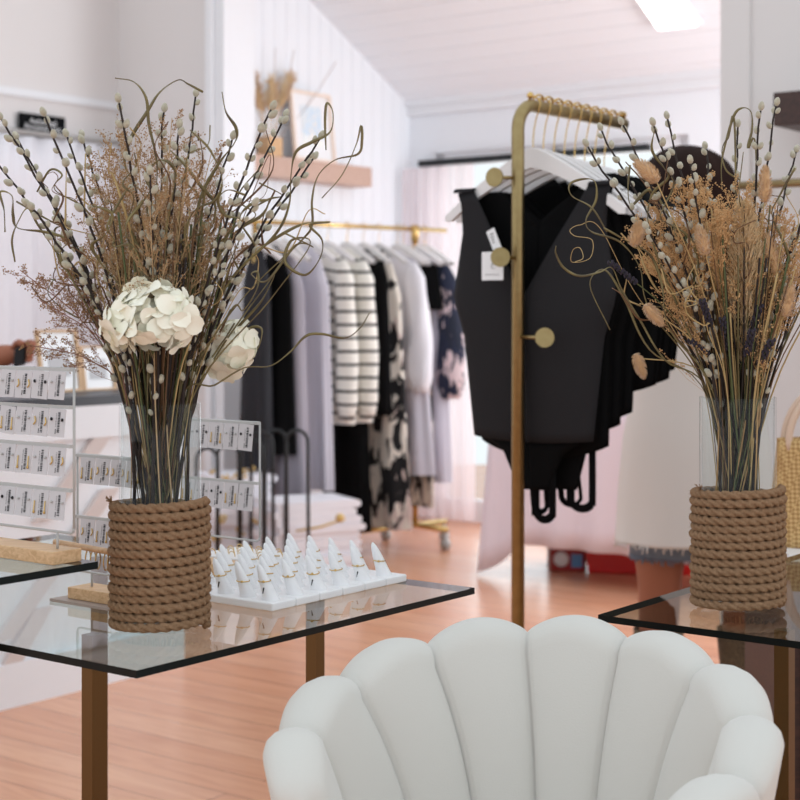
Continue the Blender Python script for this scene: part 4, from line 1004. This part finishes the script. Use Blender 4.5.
# ------------------------------------------------------------------ earring racks
bar_seed = random.Random(3)
def earcard(c, X, Z, Nn, w_, h_, label, grp, style):
    r_ = root('earring_card', c-Z*h_, label, 'earring card', grp)
    put('card', MB().frame_box(c-Z*h_-X*w_/2, X*w_, Nn*.0006, Z*h_), M_card, r_, smooth=False)
    mb = MB(); y = .12
    while y < .86:
        t = bar_seed.uniform(.012, .05); mb.frame_box(c+X*w_*.06-Z*h_*(y+t)+Nn*.0008, X*w_*.13, Nn*.0003, Z*h_*t); y += t+bar_seed.uniform(.012, .035)
    for k in range(9): mb.frame_box(c-X*w_*.06-Z*h_*(.2+.055*k)+Nn*.0008, X*w_*.035, Nn*.0003, Z*h_*.02)
    for k in range(4): mb.frame_box(c-X*w_*.06-Z*h_*(.76+.045*k)+Nn*.0008, X*w_*.05, Nn*.0003, Z*h_*.028)
    put('barcode', mb, M_ink, r_, smooth=False)
    for sx in (-.3, .36):
        mb = MB(); q = c+X*w_*sx-Z*h_*.38+Nn*.002
        if style == 0: mb.ell(q, .0017, .0017, .0017, 8, 6); mm = M_whitem
        elif style == 1: mb.ell(q, .0016, .0016, .0022, 8, 6); mm = M_ink
        elif style == 2: mb.tube(crom([q+Z*.002, q-Z*.004+X*.002, q-Z*.008-X*.001], 4), [.0009]*9, 5); mm = M_gold
        else: mb.tube(crom([q, q-Z*.006, q-Z*.013], 4), .0008, 5); mb.ell(q-Z*.014, .0016, .0016, .002, 6, 5); mm = M_gold
        put('earring', mb, mm, r_)
def ear_rack(name, base, X, Nn, bl, bd, bh, f0, f1, zt, zb, rails, label, ncard, cw, chh, where, skip=None, tray=False, styles=(0,)):
    """X runs to viewer right along the block; base = front right bottom corner; block extends -X*bl, -Nn*bd"""
    r_ = root(name, base-X*bl/2, label, 'display rack', 'earring racks')
    put('base', MB().frame_box(base-X*bl, X*bl, -Nn*bd, UP*bh), M_pine, r_, smooth=False, bevel=.0012)
    fo = base-Nn*bd*.5; fo = Vector((fo.x, fo.y, 0))
    L_ = fo+X*f0; R_ = fo+X*f1; rad = .0017; cr = .006
    pts = [L_+UP*(zb+cr), L_+UP*(zt), R_+UP*(zt), R_+UP*(zb+cr), R_-X*cr*.3+UP*(zb+cr*.3), R_-X*cr+UP*zb, L_+X*cr+UP*zb, L_+X*cr*.3+UP*(zb+cr*.3), L_+UP*(zb+cr)]
    mb = MB()
    for a, b in zip(pts, pts[1:]): mb.tube([a, b], rad, 8)
    put('wire_frame', mb, M_whitem, r_)
    for s_ in (f0+.03, f1-.03): put('stem', MB().tube([fo+X*s_+UP*(base.z+bh), fo+X*s_+UP*zb], rad, 8), M_whitem, r_)
    for i, z in enumerate(rails):
        put('ledge', MB().frame_box(L_+UP*(z-.003)+Nn*.001, X*(f1-f0), Nn*.005, UP*.004), M_whitem, r_, smooth=False)
        zc = (Vector((0, 0, 1))+Nn*-.22*-1*-1).normalized() if False else (UP-Nn*.12).normalized()
        for k in range(ncard):
            if skip and (i, k) in skip: continue
            cc = R_-X*(.006+cw*(k+.5)+.0015*k)+UP*(z-.003)+Nn*.0065
            Xt = (X+UP*random.uniform(-.05, .02)).normalized()
            nm = 'earring card, %s, row %d from top, %s from right' % (where, i+1, ORD[k])
            earcard(cc, Xt, zc, Nn, cw, chh, nm, 'earring cards on the '+where, styles[(i+k) % len(styles)])
    if tray: put('tray', MB().frame_box(base-X*(bl+.02)+Nn*.015-UP*.004, X*(bl+.05), -Nn*(bd+.03), UP*.0038), mat('grey_tray', (166, 150, 142), .5), r_, smooth=False)
XR = -D2; NFr = -D1
def ztab(py, d): return zat(py, d)
b1 = Vector((-.415, 1.865, .8503))
ear_rack('earring_rack', b1, XR, NFr, .2, .045, .016, -.215, .012, 1.085, .887, [1.085, 1.04, .993, .94], 'white wire earring rack with four rows of cards at the left edge', 6, .0295, .034, 'left edge rack', styles=(0, 1, 2, 0, 3))
b2 = t1(.235, .385, .7545)
b2r = b2+XR*.16
ear_rack('earring_rack', b2r, XR, NFr, .165, .045, .016, -.17, .005, .954, .79, [.954, .868], 'low white wire earring rack behind the left rope vase', 5, .0295, .036, 'rack left of the rope vase', tray=True, styles=(2, 3, 2))
b3 = Vector((*G(232, 579, .75).xy, .7503))
ear_rack('earring_rack', b3, XR, NFr, .15, .05, .018, -.15, .034, .987, .807, [.987, .896], 'white wire earring rack on a pine block right of the rope vase', 5, .0295, .04, 'rack right of the rope vase', styles=(1, 0, 3))
# dowel with hoops
db = t1(.2, .24); r_ = root('jewellery_bar', db, 'small timber T bar with gold hoops beside the left rope vase', 'jewellery stand')
put('base', MB().lathe(db, [(.001, 0), (.018, 0), (.018, .006), (.001, .006)], 24), M_pine, r_)
put('post', MB().tube([db+UP*.006, db+UP*.085], .003, 8), M_pine, r_)
put('dowel', MB().tube([W(55, 542, 2.05), W(116, 553, 1.97), W(140, 556, 1.95)], .004, 10), M_pine, r_)
for i, px in enumerate((88, 93, 98, 106, 110)):
    c = W(px, 546+(px-56)*.19, 2.05-(px-56)*.0013)-UP*.008; mb = MB(); mb.tube([c+Vector((.003*math.cos(a)*.5, .009*math.cos(a), .011*math.sin(a))) for a in [2*PI*k/16 for k in range(17)]], .0009, 5)
    tag(put('gold_hoop', mb, M_gold), 'small gold hoop hanging on the timber bar beside the rope vase', 'earring', 'gold hoops on the timber bar')
mv = W(0, 0, 2.5); q = t1(.17, .62, .7503)
tag(put('mauve_box', MB().frame_box(q-XR*.2, XR*.265, D1*.06, UP*.085), mat('mauve_card', (150, 134, 140), .7), smooth=False, bevel=.002), 'flat mauve box behind the left edge earring rack', 'box')

# ------------------------------------------------------------------ ring display
ringrow = 0
for i in range(6):
    o = t1(.351+.0505*i, .112)
    r_ = root('ring_stand', o, 'white ring display strip with five cones, %s from the left along the table edge' % ORD[i], 'ring display', 'white ring displays')
    put('base', MB().frame_box(o+D1*.0008, D1*.0490, D2*.212, UP*.011), M_cer, r_, smooth=False, bevel=.002)
    for k in range(5):
        cc = t1(.351+.0505*i+.0235, .112+.022+.042*k, .7605); mb = MB(); n = 14; tiltv = (D2*.38-D1*.12)
        prof = [(0, .0125), (.006, .0108), (.012, .0097), (.02, .0086), (.03, .0072), (.038, .0055), (.044, .0038), (.047, .002), (.0485, .0003)]
        g = [[cc+tiltv*h+UP*h+Vector((math.cos(2*PI*j/n), math.sin(2*PI*j/n), 0))*rad for j in range(n)] for h, rad in prof]
        mb.grid(g, True); put('cone', mb, M_cer, r_)
        hh = random.uniform(.018, .026); rad = lerp(.0090, .0078, (hh-.018)/.01)+.0005
        rc = cc+tiltv*hh+UP*hh; mb = MB(); tw = Vector((random.uniform(-.15, .15), random.uniform(-.15, .15), 1)).normalized(); o1 = tw.orthogonal().normalized(); o2 = tw.cross(o1)
        mb.tube([rc+(o1*math.cos(2*PI*q/20)+o2*math.sin(2*PI*q/20))*rad for q in range(21)], .0008, 5, cap=False)
        fd = Vector((-.1, -1, 0)).normalized(); mb.ell(rc+fd*rad, .002, .0016, .0018, 6, 5)
        tag(put('gold_ring', mb, M_gold), 'thin gold ring on a white display cone', 'ring', 'gold rings on the display cones')
        if (i+k) % 2 == 0:
            tp = rc+fd*(rad+.0012)-UP*.012; mb = MB().frame_box(tp-Vector((.0013, 0, .004)), Vector((.0026, 0, 0)), Vector((0, .0004, 0)), Vector((.001, 0, .008)))
            tag(put('ring_price_tag', mb, M_ink, smooth=False), 'tiny dark printed price tag hanging from a ring on a cone', 'tag', 'price tags on the rings')
# slotted ring tray behind
tr0 = t1(.42, .332); rt = root('ring_tray', tr0, 'flat white slotted tray of gold rings between rack and ring cones', 'ring display')
put('tray', MB().frame_box(t1(.565, .325), D1*.09, D2*.14, UP*.02), M_cer, rt, smooth=False, bevel=.002)
for i in range(4):
    for k in range(6):
        c = t1(.575+.021*i, .335+.021*k, .7705); mb = MB(); mb.tube([c+D2*.007*math.cos(a)+UP*.008*math.sin(a) for a in [PI*q/10 for q in range(11)]], .0008, 5)
        tag(put('gold_ring', mb, M_gold), 'gold ring standing in the slotted white tray', 'ring', 'gold rings in the slotted tray')

# ------------------------------------------------------------------ right side: shelf, rail, bag, console
def onright(px, py, off=0.0):
    k = (px-400)/F; a = PR.x-D1.x*off; b = PR.y-D1.y*off; t = (k*b-a)/(-D2.x+k*D2.y); p = Vector((a, b, 0))-D2*t; p.z = zat(py, p.y); return p
p = onright(773, 126, .2); tag(put('dark_shelf', MB().frame_box(p, -D2*1.0, D1*.2, UP*.1), M_darkw, smooth=False, bevel=.003), 'dark timber shelf on the right wall at the top corner', 'shelf')
p = onright(700, 188, .22); p.z = zat(188, p.y)
r_ = root('wall_rail', p, 'brass hanging rail on the right wall below the dark shelf', 'rail')
put('rail', MB().tube([p, p-D2*1.3], .013, 10), M_brass, r_)
for s_ in (.12, 1.2): put('bracket', MB().tube([p-D2*s_, p-D2*s_+D1*.22], .009, 8), M_brass, r_)
# console + bag
pc_ = W(776, 0, 3.1)
cs = root('dark_console', Vector((pc_.x, pc_.y, 0)), 'dark timber side cabinet behind the right vase', 'cabinet')
o = Vector((pc_.x+.0, 2.98, 0))
put('body', MB().box(o.x, o.x+.6, o.y, o.y+.4, .06, .65), M_darkw, cs, smooth=False)
put('top', MB().box(o.x-.01, o.x+.62, o.y-.012, o.y+.41, .65, .675), M_darkw, cs, smooth=False)
put('door', MB().box(o.x+.02, o.x+.29, o.y-.012, o.y, .09, .63), M_darkw, cs, smooth=False)
for sx in (.02, .54):
    for sy in (.02, .35): put('leg', MB().box(o.x+sx, o.x+sx+.04, o.y+sy, o.y+sy+.04, 0, .06), M_darkw, cs, smooth=False)
tag(put('white_tray', MB().box(o.x-.0, o.x+.4, o.y+.01, o.y+.2, .6755, .688), M_cer, smooth=False, bevel=.003), 'thin white tray on the dark cabinet under the woven bag', 'tray')
bc = Vector((o.x+.13, o.y+.16, .689))
bg = root('woven_bag', bc, 'woven seagrass handbag with round handle at the right edge', 'bag')
g = []
for k in range(13):
    t = k/12; z = .21*t; hx = lerp(.135, .115, t)*(1-.1*math.exp(-t*12)); hy = lerp(.06, .03, t)
    g.append([bc+Vector((hx*math.copysign(abs(math.cos(a))**.6, math.cos(a)), hy*math.copysign(abs(math.sin(a))**.6, math.sin(a)), z)) for a in [2*PI*j/40 for j in range(40)]])
mb = MB().grid(g, True); mb.face(range(40)[::-1]); put('body', mb, M_bag, bg, solid=.004)
for dy in (-.02, .02):
    put('handle', MB().tube([bc+Vector((.1*math.cos(a), dy, .20+.12*math.sin(a))) for a in [PI*q/24-.05 for q in range(26)]], .007, 10), mat('cane_handle', (214, 186, 164), .5), bg)
put('rim', MB().tube([bc+Vector((.116*math.cos(a), .031*math.sin(a), .21)) for a in [2*PI*q/40 for q in range(41)]], .004, 8), M_bag, bg)
# ------------------------------------------------------------------ shopper
def person():
    d = 4.2; cx = (696-400)/F*d; B = Vector((cx, d, 0)); r_ = root('person', B, 'person with dark hair in white dress over denim shorts and snakeskin boots', 'person')
    def sk(verts, edges, rads, name, m, sub=2):
        me = bpy.data.meshes.new(name); me.from_pydata([Vector(v) for v in verts], edges, []); o = bpy.data.objects.new(name, me); COL.objects.link(o); o.parent = r_
        md = o.modifiers.new('skin', 'SKIN'); md.use_smooth_shade = True
        for i, rr_ in enumerate(rads): me.skin_vertices[0].data[i].radius = rr_ if isinstance(rr_, tuple) else (rr_, rr_)
        me.skin_vertices[0].data[0].use_root = True
        s = o.modifiers.new('s', 'SUBSURF'); s.levels = sub; s.render_levels = sub; me.materials.append(m); return o
    # body: pelvis root, spine, neck, head, arms reaching right, legs
    v = [(0, 0, .86), (0, 0, .98), (-.005, 0, 1.12), (-.01, .0, 1.27), (-.01, -.0, 1.36), (-.005, -.01, 1.42), (0, -.015, 1.49), (0, -.01, 1.57),
         (-.15, 0, 1.32), (-.19, .06, 1.14), (-.13, .22, 1.04), (-.07, .30, 1.06),
         (.15, 0, 1.32), (.20, .06, 1.12), (.17, .22, 1.04), (.10, .30, 1.06),
         (-.10, 0, .80), (-.098, 0, .50), (-.096, .01, .44), (-.096, .03, .30), (-.096, .03, .10), (-.096, -.05, .035),
         (.10, 0, .80), (.12, -.02, .50), (.125, -.02, .44), (.13, .03, .30), (.13, .03, .10), (.13, -.05, .035)]
    e = [(0, 1), (1, 2), (2, 3), (3, 4), (4, 5), (5, 6), (6, 7), (3, 8), (8, 9), (9, 10), (10, 11), (3, 12), (12, 13), (13, 14), (14, 15), (0, 16), (16, 17), (17, 18), (18, 19), (19, 20), (20, 21), (0, 22), (22, 23), (23, 24), (24, 25), (25, 26), (26, 27)]
    rd = [(.13, .1), (.11, .085), (.12, .09), (.13, .09), (.055, .05), (.05, .05), (.075, .09), (.065, .08), .05, .04, .033, .025, .05, .04, .033, .025, .09, .076, .064, .058, .038, .035, .09, .076, .064, .058, .038, .035]
    sk(v, e, rd, 'body', M_skin)
    # fingers
    for hx, sg in ((-.07, 1), (.10, -1)):
        mb = MB()
        for k in range(4):
            x0 = hx+(-.024+.016*k); mb.tube(crom([(x0, .315, 1.06), (x0, .345, 1.07), (x0, .37, 1.062), (x0, .378, 1.045)], 4), .0085, 8)
        mb.tube(crom([(hx+sg*.028, .30, 1.06), (hx+sg*.045, .325, 1.065), (hx+sg*.04, .345, 1.06)], 4), .0095, 8); put('fingers', mb, M_skin, r_, local=True)
    # dress
    g = []
    tab = [(.54, .215, .15), (.56, .212, .15), (.70, .205, .15), (.82, .195, .145), (.95, .17, .125), (1.08, .15, .11), (1.2, .165, .115), (1.3, .185, .105), (1.36, .15, .085), (1.40, .085, .065), (1.42, .06, .055)]
    for (z, hx, hy) in [(lerp(tab[int(i)][0], tab[min(int(i)+1, 10)][0], i-int(i)), lerp(tab[int(i)][1], tab[min(int(i)+1, 10)][1], i-int(i)), lerp(tab[int(i)][2], tab[min(int(i)+1, 10)][2], i-int(i))) for i in [k*.5 for k in range(21)]]:
        row = []
        for j in range(56):
            a = 2*PI*j/56; f = 1+.05*math.sin(4*a+z*5)*max(0, (1.1-z)) + .02*math.sin(9*a-z*7)*max(0, 1.1-z); row.append(Vector((hx*math.cos(a)*f, hy*math.sin(a)*f, z)))
        g.append(row)
    mb = MB().grid(g, True)
    for j in range(130):
        a = random.uniform(0, 2*PI); p = Vector((.215*math.cos(a), .15*math.sin(a), .542)); mb.tube([p, p+Vector((random.uniform(-.004, .004), 0, -random.uniform(.006, .02)))], .0009, 3)
    put('dress', mb, mat('white_denim', (226, 218, 212), .85), r_, local=True, solid=.003)
    for sg in (-1, 1):
        mb = MB(); mb.tube(crom([(sg*.13, 0, 1.335), (sg*.175, .015, 1.27), (sg*.20, .05, 1.15)], 5), [.055]*4+[.06]*4+[.058]*3, 14); put('sleeve', mb, MATS['white_denim'], r_, local=True)
    mb = MB()
    g = [[Vector((.175*math.cos(2*PI*j/40), .125*math.sin(2*PI*j/40)+.012, z)) for j in range(40)] for z in (.505, .62)]; mb.grid(g, True)
    for j in range(160):
        a = 2*PI*j/160; p = Vector((.175*math.cos(a), .125*math.sin(a)+.012, .507)); mb.tube([p, p-UP*random.uniform(.004, .02)], .0012, 3)
    put('denim_hem', mb, M_denim, r_, local=True, solid=.003)
    for x, y in ((-.096, .03), (.13, .03)):
        mb = MB(); g = []
        for z, rx, ry, oy in ((.30, .066, .07, 0), (.27, .064, .068, 0), (.18, .055, .058, 0), (.10, .05, .055, 0), (.07, .05, .08, -.025), (.03, .048, .11, -.045), (.0, .048, .11, -.045)):
            g.append([Vector((x+rx*math.cos(2*PI*j/24), y+oy+ry*math.sin(2*PI*j/24), z)) for j in range(24)])
        mb.grid(g, True); mb.face([len(mb.v)-24+j for j in range(24)]); put('boot', mb, M_snake, r_, local=True, solid=.004)
    # face (turned away) and hair
    mb = MB(); mb.ell((0, .095, 1.485), .012, .016, .018, 8, 6); mb.ell((-.075, 0, 1.49), .01, .02, .03, 8, 6); mb.ell((.075, 0, 1.49), .01, .02, .03, 8, 6); put('face', mb, M_skin, r_, local=True)
    mb = MB(); mb.ell((0, .105, 1.45), .024, .008, .006, 8, 6); put('lips', mb, mat('lip', (160, 84, 76), .5), r_, local=True)
    mb = MB(); mb.ell((-.03, .088, 1.51), .013, .008, .008, 8, 6); mb.ell((.03, .088, 1.51), .013, .008, .008, 8, 6); put('eyes', mb, M_cer, r_, local=True)
    mb = MB(); g = []
    for k in range(19):
        th = PI*k/18; row = []
        for j in range(64):
            ph = 2*PI*j/64; s_ = 1+.025*math.sin(17*ph+2*th)+.015*math.sin(31*ph)
            x = .118*math.sin(th)*math.cos(ph)*s_; y = .115*math.sin(th)*math.sin(ph)*s_; z = .105*math.cos(th)
            if math.sin(ph) > .35 and z < .03: y = min(y, .055)
            row.append(Vector((x*1.08-.022-.1*z, y-.02, 1.50+z*(1 if z > 0 else 1.5))))
        g.append(row)
    mb.grid(g, True); put('hair', mb, M_hair, r_, local=True)
person()
# arm of staff behind the counter (enters from the left)
def staff():
    d = 4.72; a = W(-60, 372, d); b = W(-5, 358, d); c = W(14, 354, d); r_ = root('person', Vector((a.x-.2, d+.05, 0)), 'person behind the counter at the left edge, only forearm and hand showing', 'person')
    mb = MB(); pts = crom([a-Vector((.18, 0, -.12)), a, b, c, c+Vector((.035, 0, .004))], 5); n = len(pts); mb.tube(pts, [pl([(0, .046), (.4, .042), (.7, .030), (.82, .026), (.92, .030), (1, .024)], i/(n-1)) for i in range(n)], 14)
    hp = c+Vector((.03, 0, .006))
    for k in range(4):
        z = .024-.015*k; mb.tube(crom([hp+Vector((0, -.01, z)), hp+Vector((.028-.002*k, -.024, z+.006)), hp+Vector((.040-.003*k, -.045, z)), hp+Vector((.024, -.058, z-.004))], 4), [.0085]*9+[.0075]*4, 8)
    mb.tube(crom([hp+Vector((-.03, -.012, .012)), hp+Vector((-.008, -.04, .03)), hp+Vector((.012, -.055, .024))], 4), .0095, 8)
    put('forearm', mb, M_skin, r_)
    put('sleeve', MB().tube([a-Vector((.45, 0, -.30)), a-Vector((.17, 0, -.11))], [.07, .058], 14), M_whitec, r_)
    mb = MB(); o_ = Vector((a.x-.75, d+.12, 0)); rws = []
    for z, rx in ((0, .12), (.5, .15), (.85, .17), (1.1, .15), (1.3, .19), (1.42, .16), (1.47, .06)): rws.append([o_+Vector((rx*math.cos(2*PI*j/24), rx*.6*math.sin(2*PI*j/24), z)) for j in range(24)])
    mb.grid(rws, True); put('clothes', mb, M_whitec, r_)
    mb = MB(); mb.ell(o_+UP*1.6, .08, .095, .115, 16, 12); mb.tube([o_+UP*1.44, o_+UP*1.54], .05, 12); put('head', mb, M_skin, r_)
    mb = MB(); mb.ell(o_+UP*1.63+Vector((0, .02, 0)), .095, .1, .115, 16, 12); put('hair', mb, M_hair, r_)
    q = hp+Vector((-.006, -.05, -.012)); tag(put('black_pouch', MB().frame_box(q-Vector((.016, 0, .035)), Vector((.035, 0, .01)), Vector((0, .03, 0)), Vector((.004, 0, .06))), M_ink, smooth=False, bevel=.006), 'small black item held in the hand at the left edge', 'pouch')
staff()

# ------------------------------------------------------------------ light, world, camera
wd = bpy.data.worlds.new('world'); SC.world = wd; wd.use_nodes = True; nt = wd.node_tree; bgn = nt.nodes['Background']
sky = nt.nodes.new('ShaderNodeTexSky'); sky.sky_type = 'HOSEK_WILKIE'; sky.turbidity = 8; sky.sun_direction = (.3, .7, .6)
mx = nt.nodes.new('ShaderNodeMix'); mx.data_type = 'RGBA'; mx.inputs[0].default_value = .92; mx.inputs[7].default_value = (.90, .955, 1.0, 1)
nt.links.new(sky.outputs[0], mx.inputs[6]); nt.links.new(mx.outputs[2], bgn.inputs[0]); bgn.inputs[1].default_value = .95
def area(name, loc, tgt, sx, sy, power, col=(1, 1, 1)):
    l = bpy.data.lights.new(name, 'AREA'); l.shape = 'RECTANGLE'; l.size = sx; l.size_y = sy; l.energy = power; l.color = col
    o = bpy.data.objects.new(name, l); COL.objects.link(o); o.location = loc; o.rotation_euler = (Vector(tgt)-Vector(loc)).to_track_quat('-Z', 'Y').to_euler(); return o
wc_ = A-D2*.93+D1*.5+UP*1.2
area('window_daylight', wc_, wc_-D1+UP*.25, 1.6, 2.1, 14, (.93, .96, 1))
sw = A-D2*4.2-D1*.75+UP*1.5
area('side_fill_light', sw, sw+D2+UP*.1, 1.2, 1.8, 48, (.94, .97, 1))  # unseen fill light, added to brighten the left wall and rear clothes
c_ = A-D1*.75-D2*2.0+UP*2.5
area('ceiling_lamp', c0-UP*.06, c0-UP*2-D1*.3, .3, .5, 25, (1, .98, .96))
sun = bpy.data.lights.new('sun', 'SUN'); sun.energy = .25; sun.angle = .03; sun.color = (1, .93, .84); so = bpy.data.objects.new('sun', sun); COL.objects.link(so)
so.rotation_euler = Vector((-.55, -.75, -.75)).to_track_quat('-Z', 'Y').to_euler()
cam = bpy.data.cameras.new('camera'); co = bpy.data.objects.new('camera', cam); COL.objects.link(co); co.location = (0, 0, HC); co.rotation_euler = (PI/2, 0, 0)
cam.sensor_width = 36; cam.lens = F/800*36; cam.shift_y = -(400-HZ)/800; cam.clip_start = .05
cam.dof.use_dof = True; cam.dof.focus_distance = 2.08; cam.dof.aperture_fstop = 7.5
SC.camera = co
SC.view_settings.view_transform = 'Standard'; SC.view_settings.look = 'None'; SC.view_settings.gamma = 1; SC.view_settings.exposure = .3
